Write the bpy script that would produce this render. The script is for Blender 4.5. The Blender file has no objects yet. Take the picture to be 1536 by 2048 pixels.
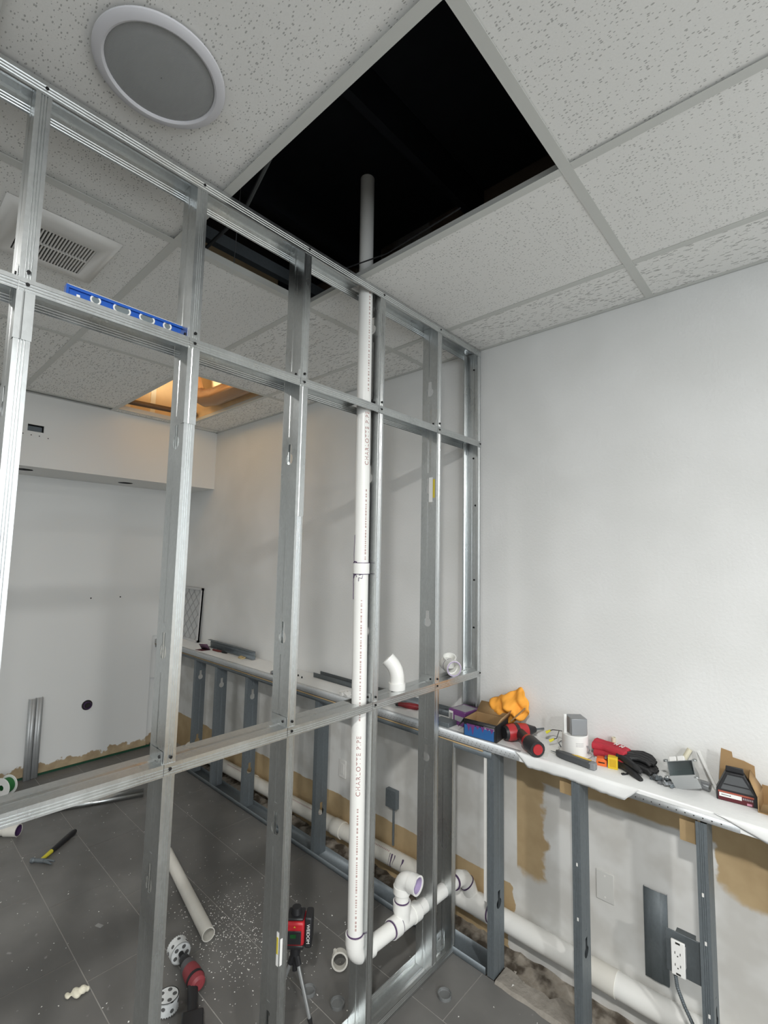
import bpy, bmesh, math, random
from mathutils import Matrix, Vector
random.seed(7)
S = bpy.context.scene
C = S.collection
PI = math.pi

# ------------------------------------------------------------------ camera
CAM = Vector((1.35568, -2.24523, 1.81360))
YAW, PITCH, ROLL, FPX = 0.742475, 0.092863, 0.020036, 961.68
fw = Vector((-math.sin(YAW)*math.cos(PITCH), math.cos(YAW)*math.cos(PITCH), math.sin(PITCH)))
rt = Vector((math.cos(YAW), math.sin(YAW), 0)); up = rt.cross(fw)
r2 = rt*math.cos(ROLL) + up*math.sin(ROLL); u2 = up*math.cos(ROLL) - rt*math.sin(ROLL)
cd = bpy.data.cameras.new('camera'); cam = bpy.data.objects.new('camera', cd); C.objects.link(cam)
cd.sensor_fit = 'HORIZONTAL'; cd.sensor_width = 36; cd.lens = 36*FPX/1536; cd.clip_start = .02
cam.matrix_world = Matrix(((r2.x, u2.x, -fw.x, CAM.x), (r2.y, u2.y, -fw.y, CAM.y), (r2.z, u2.z, -fw.z, CAM.z), (0, 0, 0, 1)))
S.camera = cam
# ------------------------------------------------------------------ world, added fill light, exposure
w = bpy.data.worlds.new('world'); S.world = w; w.use_nodes = True
w.node_tree.nodes['Background'].inputs[0].default_value = (.75, .85, 1, 1)
w.node_tree.nodes['Background'].inputs[1].default_value = .6
S.view_settings.view_transform = 'Standard'; S.view_settings.look = 'None'
S.view_settings.gamma = 1; S.view_settings.use_curve_mapping = False
S.view_settings.exposure = 0.2
cy = S.cycles; cy.max_bounces = 6; cy.diffuse_bounces = 4; cy.glossy_bounces = 3; cy.transmission_bounces = 4; cy.caustics_reflective = False; cy.caustics_refractive = False
REAR_FILL, SIDE_FILL, LAMP_POWER, LAMP_LEFT, LAMP_FAR = 16, 96, 66, 9, 76
def area(name, loc, rot, sx, sy, power, col):
    l = bpy.data.lights.new(name, 'AREA'); l.shape = 'RECTANGLE'; l.size = sx; l.size_y = sy; l.energy = power; l.color = col
    o = bpy.data.objects.new(name, l); o.location = loc; o.rotation_euler = rot; C.objects.link(o); return o
area('rear_fill', (2.6, -6.12, 1.75), (PI/2, 0, 0), 3.9, 2.1, REAR_FILL, (.93, .97, 1))      # added soft fill, set in an unseen window behind the camera
area('side_fill', (5.17, -2.6, 1.8), (0, PI/2, 0), 2.0, 2.9, SIDE_FILL, (.91, .96, 1))                # fill added from the right to brighten ceiling and back wall

# ------------------------------------------------------------------ materials
MATS = {}
def mat(name, col, rough=.6, metal=0., var=0., vs=8., bump=0., bs=150., emit=None, es=1., rvar=0., trans=0., alpha=1., coat=0.):
    if name in MATS: return MATS[name]
    m = bpy.data.materials.new(name); m.use_nodes = True; nt = m.node_tree; N = nt.nodes; L = nt.links
    b = N['Principled BSDF']; b.inputs['Base Color'].default_value = (*col, 1); b.inputs['Roughness'].default_value = rough
    b.inputs['Metallic'].default_value = metal
    if coat: b.inputs['Coat Weight'].default_value = coat
    if trans: b.inputs['Transmission Weight'].default_value = trans
    if emit: b.inputs['Emission Color'].default_value = (*emit, 1); b.inputs['Emission Strength'].default_value = es
    g = N.new('ShaderNodeNewGeometry')
    if var or rvar:
        n = N.new('ShaderNodeTexNoise'); n.inputs['Scale'].default_value = vs; n.inputs['Detail'].default_value = 5; L.new(g.outputs['Position'], n.inputs['Vector'])
        if var:
            mx = N.new('ShaderNodeMix'); mx.data_type = 'RGBA'
            mx.inputs[6].default_value = (*[c*(1-var) for c in col], 1); mx.inputs[7].default_value = (*[min(1, c*(1+var)) for c in col], 1)
            L.new(n.outputs[0], mx.inputs[0]); L.new(mx.outputs[2], b.inputs['Base Color'])
        if rvar:
            mr = N.new('ShaderNodeMapRange'); mr.inputs[3].default_value = rough-rvar; mr.inputs[4].default_value = rough+rvar
            mr.inputs[1].default_value = .3; mr.inputs[2].default_value = .7
            L.new(n.outputs[0], mr.inputs[0]); L.new(mr.outputs[0], b.inputs['Roughness'])
    if bump:
        n2 = N.new('ShaderNodeTexNoise'); n2.inputs['Scale'].default_value = bs; n2.inputs['Detail'].default_value = 3; L.new(g.outputs['Position'], n2.inputs['Vector'])
        bp = N.new('ShaderNodeBump'); bp.inputs['Strength'].default_value = bump; bp.inputs['Distance'].default_value = .004
        L.new(n2.outputs[0], bp.inputs['Height']); L.new(bp.outputs[0], b.inputs['Normal'])
    MATS[name] = m; return m
class NT:                                             # small node-graph writer
    def __init__(s, m): s.t = m.node_tree; s.N = s.t.nodes; s.L = s.t.links; s.b = s.N['Principled BSDF']; s.pos = s.N.new('ShaderNodeNewGeometry').outputs['Position']
    def val(s, x, inp):
        if hasattr(x, 'node'): s.L.new(x, inp)
        else: inp.default_value = x
    def m(s, op, a, b=0., c=None):
        n = s.N.new('ShaderNodeMath'); n.operation = op; s.val(a, n.inputs[0]); s.val(b, n.inputs[1])
        if c is not None: s.val(c, n.inputs[2])
        return n.outputs[0]
    def noise(s, sc, det=4, vec=None, dist=0.):
        n = s.N.new('ShaderNodeTexNoise'); n.inputs['Scale'].default_value = sc; n.inputs['Detail'].default_value = det; n.inputs['Distortion'].default_value = dist
        s.L.new(vec if vec is not None else s.pos, n.inputs['Vector']); return n.outputs[0]
    def voro(s, sc, vec=None, out='Distance', rnd=1., feat='F1'):
        n = s.N.new('ShaderNodeTexVoronoi'); n.inputs['Scale'].default_value = sc; n.inputs['Randomness'].default_value = rnd; n.feature = feat
        s.L.new(vec if vec is not None else s.pos, n.inputs['Vector']); return n.outputs[out]
    def mapv(s, scale, rot=(0, 0, 0), vec=None):
        n = s.N.new('ShaderNodeMapping'); n.inputs['Scale'].default_value = scale; n.inputs['Rotation'].default_value = rot
        s.L.new(vec if vec is not None else s.pos, n.inputs['Vector']); return n.outputs[0]
    def xyz(s):
        n = s.N.new('ShaderNodeSeparateXYZ'); s.L.new(s.pos, n.inputs[0]); return n.outputs[0], n.outputs[1], n.outputs[2]
    def step(s, v, lo, hi):                           # 0 below lo, 1 above hi (smooth)
        n = s.N.new('ShaderNodeMapRange'); n.interpolation_type = 'SMOOTHSTEP'; s.val(v, n.inputs[0]); n.inputs[1].default_value = lo; n.inputs[2].default_value = hi; return n.outputs[0]
    def mix(s, f, a, b):
        n = s.N.new('ShaderNodeMix'); n.data_type = 'RGBA'; s.val(f, n.inputs[0])
        for x, i in ((a, 6), (b, 7)):
            if isinstance(x, tuple): n.inputs[i].default_value = (*x, 1)
            else: s.L.new(x, n.inputs[i])
        return n.outputs[2]
    def color(s, x): s.L.new(x, s.b.inputs['Base Color'])
    def bump(s, h, st=.3, d=.003):
        n = s.N.new('ShaderNodeBump'); n.inputs['Strength'].default_value = st; n.inputs['Distance'].default_value = d
        s.L.new(h, n.inputs['Height']); s.L.new(n.outputs[0], s.b.inputs['Normal'])

WHITE = (.80, .81, .80)
# back wall: white paint above the ledge, bare drywall with torn brown paper and a brown top strip below, unfinished above the ceiling
mw = mat('wall_paint', WHITE, .75); n = NT(mw)
n.color(n.mix(n.step(n.noise(2.2, 2), .35, .7), (.76, .765, .75), (.82, .825, .815))); n.bump(n.noise(85, 2), .26, .004)
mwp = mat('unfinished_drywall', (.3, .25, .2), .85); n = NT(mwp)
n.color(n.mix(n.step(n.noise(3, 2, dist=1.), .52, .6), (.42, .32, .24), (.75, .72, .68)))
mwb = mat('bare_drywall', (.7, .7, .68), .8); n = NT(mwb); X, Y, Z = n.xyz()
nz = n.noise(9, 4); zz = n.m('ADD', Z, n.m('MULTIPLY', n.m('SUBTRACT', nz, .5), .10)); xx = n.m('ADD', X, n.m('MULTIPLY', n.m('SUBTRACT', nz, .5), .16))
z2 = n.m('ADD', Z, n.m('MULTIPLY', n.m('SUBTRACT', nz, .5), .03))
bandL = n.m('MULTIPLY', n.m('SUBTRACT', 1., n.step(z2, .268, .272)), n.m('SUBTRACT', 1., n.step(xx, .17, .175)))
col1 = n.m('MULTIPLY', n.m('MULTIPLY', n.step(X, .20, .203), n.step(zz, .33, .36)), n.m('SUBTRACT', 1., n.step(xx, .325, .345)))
topR = n.m('MULTIPLY', n.step(z2, .772, .785), n.step(X, .2, .203))  # brown strip from the ledge down to a nearly level edge
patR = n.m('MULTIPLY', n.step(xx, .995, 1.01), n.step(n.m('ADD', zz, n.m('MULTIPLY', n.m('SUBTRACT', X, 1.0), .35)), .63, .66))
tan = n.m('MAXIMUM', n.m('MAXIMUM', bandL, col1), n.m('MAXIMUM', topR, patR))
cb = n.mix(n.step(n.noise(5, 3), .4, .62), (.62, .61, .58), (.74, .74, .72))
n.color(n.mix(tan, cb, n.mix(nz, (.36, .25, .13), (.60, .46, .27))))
mwl = mat('far_wall_paint', WHITE, .75); n = NT(mwl); X, Y, Z = n.xyz()
nz = n.noise(11, 6); zz = n.m('ADD', Z, n.m('MULTIPLY', n.m('SUBTRACT', nz, .5), .16))
c = n.mix(n.m('SUBTRACT', 1., n.step(zz, .075, .085)), WHITE, n.mix(nz, (.20, .13, .07), (.66, .53, .34)))
n.color(c)
mplain = mat('plain_paint', WHITE, .75, bump=.1, bs=80)
mceil = mat('soffit_paint', (.78, .78, .76), .8, bump=.08, bs=90)
# ceiling tiles
def tilemat(name, sc, thr, worm):
    m = mat(name, (.80, .80, .77), .9); n = NT(m)
    v = n.mapv((.75, 1.5, 1)) if not worm else n.mapv((.42, 1.5, 1), (0, 0, .25))
    if worm:
        nn = n.N.new('ShaderNodeVectorMath'); nn.operation = 'ADD'; q = n.N.new('ShaderNodeTexNoise'); q.inputs['Scale'].default_value = 60; n.L.new(n.pos, q.inputs['Vector'])
        q2 = n.N.new('ShaderNodeVectorMath'); q2.operation = 'SCALE'; q2.inputs['Scale'].default_value = .016; n.L.new(q.outputs['Color'], q2.inputs[0]); n.L.new(v, nn.inputs[0]); n.L.new(q2.outputs[0], nn.inputs[1]); v = nn.outputs[0]
    d = n.voro(sc, v); rc = n.N.new('ShaderNodeSeparateColor'); n.L.new(n.voro(sc, v, 'Color'), rc.inputs[0])
    size = n.m('MULTIPLY', rc.outputs[0], thr)
    pit = n.step(n.m('SUBTRACT', size, d), -.02, .05)
    d2 = n.step(n.voro(sc*2.7, n.mapv((1, 1, 1))), .05, .17)
    blot = n.step(n.noise(3.1, 3), .64, .74)
    c = n.mix(n.noise(240, 2), (.84, .84, .815), (.93, .93, .905)); c = n.mix(n.m('MULTIPLY', blot, .10), c, (.45, .38, .28))
    c = n.mix(n.m('MULTIPLY', n.m('SUBTRACT', 1., d2), .25), c, (.5, .5, .48)); c = n.mix(n.m('MULTIPLY', pit, .8), c, (.40, .40, .385))
    n.color(c); return m
mt1 = tilemat('ceiling_tile_fine', 128, .40, False); mt2 = tilemat('ceiling_tile_fissured', 92, .52, True)
mtbar = mat('tbar_white', (.64, .65, .62), .45)
# floor
mfl = mat('floor_tile', (.125, .122, .118), .42, rvar=.1, vs=6); n = NT(mfl)
nz = n.noise(3.5, 6); dust = n.step(n.noise(1.6, 5), .45, .75)
c = n.mix(nz, (.11, .108, .103), (.175, .171, .164)); c = n.mix(n.m('MULTIPLY', dust, .35), c, (.32, .315, .30)); c = n.mix(n.step(n.noise(28, 3), .68, .76), c, (.27, .265, .255))
n.color(c)
mgrout = mat('grout', (.33, .32, .30), .9, var=.25, vs=25)
mconc = mat('bare_concrete', (.25, .22, .18), .95, bump=.9, bs=35); n = NT(mconc); nz = n.noise(14, 8)
n.color(n.mix(n.step(nz, .38, .62), (.07, .055, .04), n.mix(n.noise(40, 4), (.24, .20, .155), (.42, .39, .34))))
# metals
def galv(name, base, rough, sp=.12, metal=.85):
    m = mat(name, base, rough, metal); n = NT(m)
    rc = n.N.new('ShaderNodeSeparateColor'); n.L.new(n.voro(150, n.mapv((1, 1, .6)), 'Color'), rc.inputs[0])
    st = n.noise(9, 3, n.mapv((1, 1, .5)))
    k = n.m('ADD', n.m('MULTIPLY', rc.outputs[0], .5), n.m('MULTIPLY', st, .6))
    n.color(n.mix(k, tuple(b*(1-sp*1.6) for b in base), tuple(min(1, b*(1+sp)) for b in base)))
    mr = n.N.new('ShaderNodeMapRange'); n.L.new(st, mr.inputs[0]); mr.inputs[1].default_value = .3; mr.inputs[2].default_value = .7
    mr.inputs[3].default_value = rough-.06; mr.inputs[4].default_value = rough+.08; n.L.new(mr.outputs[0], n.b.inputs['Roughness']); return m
mgal = galv('galvanized_steel', (.64, .66, .66), .31, .06, 1.)
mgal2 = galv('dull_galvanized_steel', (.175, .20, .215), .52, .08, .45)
mdark = mat('dark_screw', (.02, .02, .02), .4, .6)
mpvc = mat('white_pvc', (.86, .86, .83), .28, var=.03, vs=12)
mpvcd = mat('dusty_pvc', (.74, .72, .66), .4, var=.12, vs=9)
mprim = mat('purple_primer', (.07, .035, .10), .35)
mfaint = mat('faint_ink', (.50, .36, .34), .6)
mprint = mat('printed_ink', (.36, .16, .15), .6)
mblack = mat('black_plastic', (.018, .018, .02), .45)
mred = mat('red_plastic', (.42, .025, .03), .35)
mboard = mat('raw_drywall_edge', (.78, .77, .74), .9, var=.06, vs=30)
mkraft = mat('kraft_paper', (.45, .32, .17), .85, var=.15, vs=20)
mcard = mat('cardboard', (.36, .23, .11), .85, var=.1, vs=25)
mplaster = mat('ledge_plaster', (.88, .89, .88), .8, var=.03, vs=14, bump=.25, bs=45)

# ------------------------------------------------------------------ mesh helpers
def wm(o):
    return (wm(o.parent) if o.parent else Matrix()) @ o.matrix_basis
class MB:
    def __init__(s, M=None): s.v = []; s.f = []; s.M = M or Matrix()
    def add(s, vs, fs):
        k = len(s.v); s.v += [s.M @ Vector(p) for p in vs]; s.f += [[k+i for i in f] for f in fs]; return s
    def box(s, x0, x1, y0, y1, z0, z1):
        return s.add([(x, y, z) for z in (z0, z1) for y in (y0, y1) for x in (x0, x1)], [(0, 2, 3, 1), (4, 5, 7, 6), (0, 1, 5, 4), (2, 6, 7, 3), (0, 4, 6, 2), (1, 3, 7, 5)])
    def cyl(s, p0, p1, r, n=20, r1=None, cap=True):
        return s.tube([p0, p1], [r, r if r1 is None else r1], n, cap)
    def frames(s, path):
        P = [Vector(p) for p in path]; fr = []; u = None
        for i, p in enumerate(P):
            t = (P[min(i+1, len(P)-1)] - P[max(i-1, 0)])
            t = t.normalized() if t.length > 1e-9 else Vector((0, 0, 1))
            if u is None: u = t.orthogonal().normalized()
            else:
                u = u - t*u.dot(t); u = u.normalized() if u.length > 1e-6 else t.orthogonal().normalized()
            fr.append((p, u, t.cross(u)))
        return fr
    def tube(s, path, r, n=12, cap=True, closed=False):
        fr = s.frames(path); R = r if isinstance(r, (list, tuple)) else [r]*len(fr); k = len(fr)
        vs = [p + a*(R[i]*math.cos(2*PI*j/n)) + b*(R[i]*math.sin(2*PI*j/n)) for i, (p, a, b) in enumerate(fr) for j in range(n)]
        fs = [(i*n+j, i*n+(j+1) % n, (i+1)*n+(j+1) % n, (i+1)*n+j) for i in range(k-1) for j in range(n)]
        if closed: fs += [((k-1)*n+j, (k-1)*n+(j+1) % n, (j+1) % n, j) for j in range(n)]
        elif cap: fs += [tuple(reversed(range(n))), tuple((k-1)*n+j for j in range(n))]
        return s.add(vs, fs)
    def hollow(s, path, ro, ri, n=24):                # pipe with an open bore
        fr = s.frames(path); k = len(fr); Ro = ro if isinstance(ro, (list, tuple)) else [ro]*k; Ri = ri if isinstance(ri, (list, tuple)) else [ri]*k
        vs = []
        for RR in (Ro, Ri): vs += [p + a*(RR[i]*math.cos(2*PI*j/n)) + b*(RR[i]*math.sin(2*PI*j/n)) for i, (p, a, b) in enumerate(fr) for j in range(n)]
        o = k*n; fs = []
        for i in range(k-1):
            for j in range(n):
                q = (j+1) % n; fs += [(i*n+j, i*n+q, (i+1)*n+q, (i+1)*n+j), (o+i*n+j, o+(i+1)*n+j, o+(i+1)*n+q, o+i*n+q)]
        for j in range(n):
            q = (j+1) % n; e = (k-1)*n; fs += [(j, o+j, o+q, q), (e+j, e+q, o+e+q, o+e+j)]
        return s.add(vs, fs)
    def lathe(s, prof, n=32, M=None):                 # prof: (r, z) pairs about z
        M = M or Matrix(); k = len(prof)
        vs = [M @ Vector((r*math.cos(2*PI*j/n), r*math.sin(2*PI*j/n), z)) for r, z in prof for j in range(n)]
        fs = [(i*n+j, i*n+(j+1) % n, (i+1)*n+(j+1) % n, (i+1)*n+j) for i in range(k-1) for j in range(n)]
        return s.add(vs, fs)
    def prism(s, poly, a, b, M=None):                 # poly in xy, extruded z a..b
        M = M or Matrix(); k = len(poly)
        vs = [M @ Vector((x, y, z)) for z in (a, b) for x, y in poly]
        return s.add(vs, [tuple(reversed(range(k))), tuple(range(k, 2*k))] + [(i, (i+1) % k, k+(i+1) % k, k+i) for i in range(k)])
    def strip(s, pts, vec):
        vec = Vector(vec); k = len(pts)
        return s.add([Vector(p) for p in pts] + [Vector(p)+vec for p in pts], [(i, i+1, k+i+1, k+i) for i in range(k-1)])
    def ball(s, c, r, n=14, sc=(1, 1, 1)):
        c = Vector(c); prof = [(max(1e-4, math.sin(PI*i/n))*r, -math.cos(PI*i/n)*r) for i in range(n+1)]
        return s.lathe(prof, n*2, Matrix.Translation(c) @ Matrix.Diagonal((*sc, 1)))
    def plate(s, o, U, V, w, h, hole, hc):            # rectangle w*h at o spanned by U, V with a star-shaped hole about hc
        o, U, V = Vector(o), Vector(U), Vector(V)
        cor = [math.atan2(y-hc[1], x-hc[0]) for x, y in ((0, 0), (w, 0), (w, h), (0, h))]
        A = sorted(set([round(2*PI*i/28-PI, 6) for i in range(28)] + [round(a, 6) for a in cor]))
        inn, out = [], []
        for a in A:
            ca, sa = math.cos(a), math.sin(a); t = 1e9
            if ca > 1e-9: t = min(t, (w-hc[0])/ca)
            if ca < -1e-9: t = min(t, -hc[0]/ca)
            if sa > 1e-9: t = min(t, (h-hc[1])/sa)
            if sa < -1e-9: t = min(t, -hc[1]/sa)
            r = hole(a); inn.append(o+U*(hc[0]+r*ca)+V*(hc[1]+r*sa)); out.append(o+U*(hc[0]+t*ca)+V*(hc[1]+t*sa))
        k = len(A); return s.add(inn+out, [(i, (i+1) % k, k+(i+1) % k, k+i) for i in range(k)])
    def mesh(s, name, ang=.55):
        me = bpy.data.meshes.new(name); me.from_pydata([tuple(p) for p in s.v], [], s.f); me.validate()
        bm = bmesh.new(); bm.from_mesh(me); bmesh.ops.remove_doubles(bm, verts=bm.verts, dist=1e-5); bmesh.ops.recalc_face_normals(bm, faces=bm.faces); bm.to_mesh(me); bm.free()
        
        if ang < .05: me.shade_flat()
        else: me.shade_smooth(); me.set_sharp_from_angle(angle=ang)
        return me
    def build(s, name, m, parent=None, w=False, bevel=0., solid=0., ang=.55, kind=None, label=None):
        if w and parent is not None:
            inv = wm(parent).inverted(); s.v = [inv @ p for p in s.v]
        me = s.mesh(name, ang); o = bpy.data.objects.new(name, me); C.objects.link(o)
        if m: me.materials.append(m)
        if parent is not None: o.parent = parent
        if solid: q = o.modifiers.new('t', 'SOLIDIFY'); q.thickness = solid; q.offset = 0
        if bevel: q = o.modifiers.new('b', 'BEVEL'); q.width = bevel; q.segments = 2; q.limit_method = 'ANGLE'; q.angle_limit = .6
        if kind: o['kind'] = kind
        if label: o['label'] = label
        return o
def tag(o, label, cat, group=None):
    o['label'] = label; o['category'] = cat
    if group: o['group'] = group
    return o
def thing(name, label, cat, loc=(0, 0, 0), rz=0., group=None, rot=None):
    o = bpy.data.objects.new(name, None); o.empty_display_size = .05; C.objects.link(o); o.location = loc
    o.rotation_euler = rot or (0, 0, rz); return tag(o, label, cat, group)
def text(body, size, M, m, parent, name='lettering', wrap=None, w=False, sp=1.):
    cu = bpy.data.curves.new('t', 'FONT'); cu.body = body; cu.size = size; cu.align_x = 'CENTER'; cu.align_y = 'CENTER'; cu.extrude = .0002; cu.space_character = sp
    to = bpy.data.objects.new('t', cu); C.objects.link(to); dg = bpy.context.evaluated_depsgraph_get(); dg.update()
    me = bpy.data.meshes.new_from_object(to.evaluated_get(dg)); bpy.data.objects.remove(to)
    if w: M = wm(parent).inverted() @ M
    for v in me.vertices: v.co = M @ (Vector(wrap(v.co)) if wrap else v.co)
    me.name = name; o = bpy.data.objects.new(name, me); C.objects.link(o); me.materials.clear(); me.materials.append(m); o.parent = parent; return o
def TR(x, y, z, rx=0, ry=0, rz=0):
    return Matrix.Translation((x, y, z)) @ Matrix.Rotation(rz, 4, 'Z') @ Matrix.Rotation(ry, 4, 'Y') @ Matrix.Rotation(rx, 4, 'X')
def copyo(o, parent=None, loc=None):
    c = o.copy(); C.objects.link(c)
    if parent is not None: c.parent = parent
    if loc is not None: c.location = loc
    return c
# ------------------------------------------------------------------ room shell
X0, X1, Y0, ZC, ZD = -3.43, 5.2, -6.1, 2.96, 3.9
MB().box(X0-.1, X1+.1, 0, .12, .955, 2.975).build('wall_back', mw, kind='structure')
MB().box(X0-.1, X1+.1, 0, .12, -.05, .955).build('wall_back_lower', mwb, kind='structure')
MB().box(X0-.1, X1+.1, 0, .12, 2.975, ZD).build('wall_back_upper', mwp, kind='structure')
MB().box(X0-.1, X0, Y0, -.27, -.05, ZD).build('wall_left', mwl, kind='structure')
MB().box(X0-.1, X0, -.20, 0, -.05, ZD).box(X0-.1, X0-.02, -.27, -.20, .62, ZD).box(X0-.1, X0, -.27, -.20, 1.02, ZD).box(X0-.1, X0-.06, -.28, -.19, -.05, ZD).build('wall_left_corner', mwl, kind='structure')
VY0, VY1, VZ0, VZ1 = -4.1, -1.1, .75, 2.8
MB().box(X1, X1+.1, Y0, VY0, -.05, ZD).box(X1, X1+.1, VY1, 0, -.05, ZD).box(X1, X1+.1, VY0, VY1, -.05, VZ0).box(X1, X1+.1, VY0, VY1, VZ1, ZD).build('wall_right', mplain, kind='structure')
WX0, WX1, WZ0, WZ1 = .6, 4.6, .7, 2.8
MB().box(X0-.1, WX0, Y0-.1, Y0, -.05, ZD).box(WX1, X1+.1, Y0-.1, Y0, -.05, ZD).box(WX0, WX1, Y0-.1, Y0, -.05, WZ0).box(WX0, WX1, Y0-.1, Y0, WZ1, ZD).build('wall_front', mplain, kind='structure')
malu = mat('window_aluminium', (.55, .56, .57), .4, .9)
win = MB().box(WX0, WX1, Y0-.08, Y0-.02, WZ0, WZ0+.06).box(WX0, WX1, Y0-.08, Y0-.02, WZ1-.06, WZ1).box(WX0, WX0+.06, Y0-.08, Y0-.02, WZ0, WZ1).box(WX1-.06, WX1, Y0-.08, Y0-.02, WZ0, WZ1).box(2.57, 2.63, Y0-.08, Y0-.02, WZ0, WZ1).build('added_window_1', malu, kind='structure')  # unseen window, put in to carry the rear fill light
mglass = mat('window_glass', (.9, .95, .95), .02, trans=1.)
for a, b in ((WX0+.06, 2.57), (2.63, WX1-.06)): MB().box(a, b, Y0-.055, Y0-.049, WZ0+.06, WZ1-.06).build('pane', mglass, win)

win = MB().box(X1+.02, X1+.08, VY0, VY1, VZ0, VZ0+.06).box(X1+.02, X1+.08, VY0, VY1, VZ1-.06, VZ1).box(X1+.02, X1+.08, VY0, VY0+.06, VZ0, VZ1).box(X1+.02, X1+.08, VY1-.06, VY1, VZ0, VZ1).build('added_window_2', malu, kind='structure')  # unseen window, put in to carry the side fill light
MB().box(X1+.049, X1+.055, VY0+.06, VY1-.06, VZ0+.06, VZ1-.06).build('pane', mglass, win)
# soffit on the far wall, with two round light cut-outs below and a box cut-out in its face
SX, SZ = -2.9, 2.42
so = MB().box(SX-.015, SX, Y0, -1.475, SZ, ZD).box(SX-.015, SX, -1.375, 0, SZ, ZD).box(SX-.015, SX, -1.475, -1.375, SZ, 2.681).box(SX-.015, SX, -1.475, -1.375, 2.732, ZD)
hr = .058
def circ(r): return lambda a: r
for (yc, xc) in ((-1.436, -3.112), (-.683, -3.2)):
    so.plate((X0, yc-.15, SZ), (1, 0, 0), (0, 1, 0), SX-.015-X0, .30, circ(hr), (xc-X0, .15))
so.box(X0, SX-.0151, Y0, -1.586, SZ, SZ+.012).box(X0, SX-.0151, -1.286, -.833, SZ, SZ+.012).box(X0, SX-.0151, -.533, 0, SZ, SZ+.012)
so = so.build('wall_soffit', mceil, kind='structure', ang=.04)
MB().box(SX-.06, SX-.055, -1.473, -1.377, 2.683, 2.730).build('junction_box_back', mgal2, so)
for yc, xc in ((-1.436, -3.112), (-.683, -3.2)):
    MB().hollow([(xc, yc, SZ+.012), (xc, yc, SZ+.11)], .064, .058).box(xc-.06, xc+.06, yc-.06, yc+.06, SZ+.11, SZ+.115).build('light_can', mblack, so)
mhole = mat('hole_dark', (.03, .028, .025), .9)
for y, z in ((-1.50, 2.655), (-1.45, 2.652), (-1.40, 2.652), (-1.345, 2.645)): MB().cyl((SX-.002, y, z), (SX+.0006, y, z), .004, 8).build('screw_hole', mhole, so)

# floor: grout bed with every tile on it, bare slab strip behind the knee wall
fl = MB().box(X0-.1, X1+.1, Y0-.1, -.236, -.08, -.0015).build('floor', mgrout, kind='structure')
rnd = random.Random(3); nx, ny = 44, 6
bs = MB(); vs = []; fs = []
for j in range(13):
    for i in range(180):
        t = j/12; vs.append((X0+(3.43+2.4)*i/179, -.236+.236*t, -.018 - .02*math.sin(t*PI) + rnd.uniform(-.008, .008)))
for j in range(12):
    for i in range(179): fs.append((j*180+i, j*180+i+1, (j+1)*180+i+1, (j+1)*180+i))
bs.add(vs, fs).box(X0, X1, -.236, 0, -.09, -.06).build('bare_slab', mconc, fl)
TW, TL_, G = .3005, .61, .004
offs = [.156, -.01, .37, -.425, .02, .30, -.14, .42, .1, -.3]
tmesh = {}
def tile(x0, x1, y0, y1):
    k = (round(x1-x0, 3), round(y1-y0, 3))
    if k not in tmesh:
        o = MB().box(0, k[0], 0, k[1], -.012, 0).build('tile', mfl, fl); tmesh[k] = o; o.location = (x0, y0, 0)
    else: o = copyo(tmesh[k], fl, (x0, y0, 0))
    o.location.z = rnd.uniform(-.0006, .0004)
for r in range(20):
    yb, ya = -.236-TW*r, -.236-TW*(r+1)
    if yb < Y0+.02: break
    ya = max(ya, Y0); x = offs[r % 10]
    while x > X0: x -= TL_
    while x < X1-.01:
        a, b = max(x, X0), min(x+TL_, X1); x += TL_
        if b-a > .02: tile(a+G/2, b-G/2, ya+G/2, yb-G/2)

# suspended ceiling
K = [.847-1.2192*i for i in range(-4, 4)]; K.sort(); K = [k for k in K if SX < k < X1]
R = [-.9275+.6096*j for j in range(-9, 2)]; R = [r for r in R if Y0 < r < -.05]
xs = [SX]+K+[X1]; ys = [Y0]+R+[0]
ce = MB()
for a in ((SX, SX+.022, Y0, 0), (X1-.022, X1, Y0, 0)): ce.box(*a, ZC, ZC+.0015)
for a in ((SX, X1, -.022, 0), (SX, X1, Y0, Y0+.022)): ce.box(*a, ZC, ZC+.0015)
ce.box(SX, X1, -.0015, 0, ZC, ZC+.025); ce.box(SX, SX+.0015, Y0, 0, ZC, ZC+.025)
ce = ce.build('ceiling', mtbar, kind='structure')
for k in K: MB().box(k-.016, k+.016, Y0+.022, -.0222, ZC, ZC+.0012).box(k-.0012, k+.0012, Y0+.022, -.0222, ZC+.0006, ZC+.038).build('tee_bar', mtbar, ce)
for r in R:
    for a, b in zip(xs[:-1], xs[1:]):
        MB().box(a+.0165 if a > SX else a, b-.0165 if b < X1 else b, r-.015, r+.015, ZC+.0002, ZC+.0014).box(a+.002, b-.002, r-.0012, r+.0012, ZC+.0008, ZC+.032).build('cross_tee', mtbar, ce)
ct = {}
for i in range(len(xs)-1):
    for j in range(len(ys)-1):
        a, b, c, d = xs[i]+.004, xs[i+1]-.004, ys[j]+.004, ys[j+1]-.004
        mx, my = (a+b)/2, (c+d)/2
        if -.372 < mx < .847 and -1.537 < my < -.928: continue
        if -2.81 < mx < -1.6 and -.9275 < my < -.318: continue
        if mx < -2.82 and my < -.9: continue
        worm = my > -.3 or (mx < -.4 and my > -.93) or (-2.8 < mx < -1.6 and my > -2.2)
        m = mt2 if worm else mt1
        key = (round(b-a, 3), round(d-c, 3), worm)
        dz = ZC+.0022
        if -.372 < mx < .847 and -2.147 < my < -1.537: dz += .010
        if .847 < mx < 2 and -1.537 < my < -.928: dz += .005
        if key in ct: copyo(ct[key], ce, (a, c, dz))
        else:
            o = MB().box(0, key[0], 0, key[1], 0, .015).build('ceiling_tile', m, ce); o.location = (a, c, dz); ct[key] = o
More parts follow.
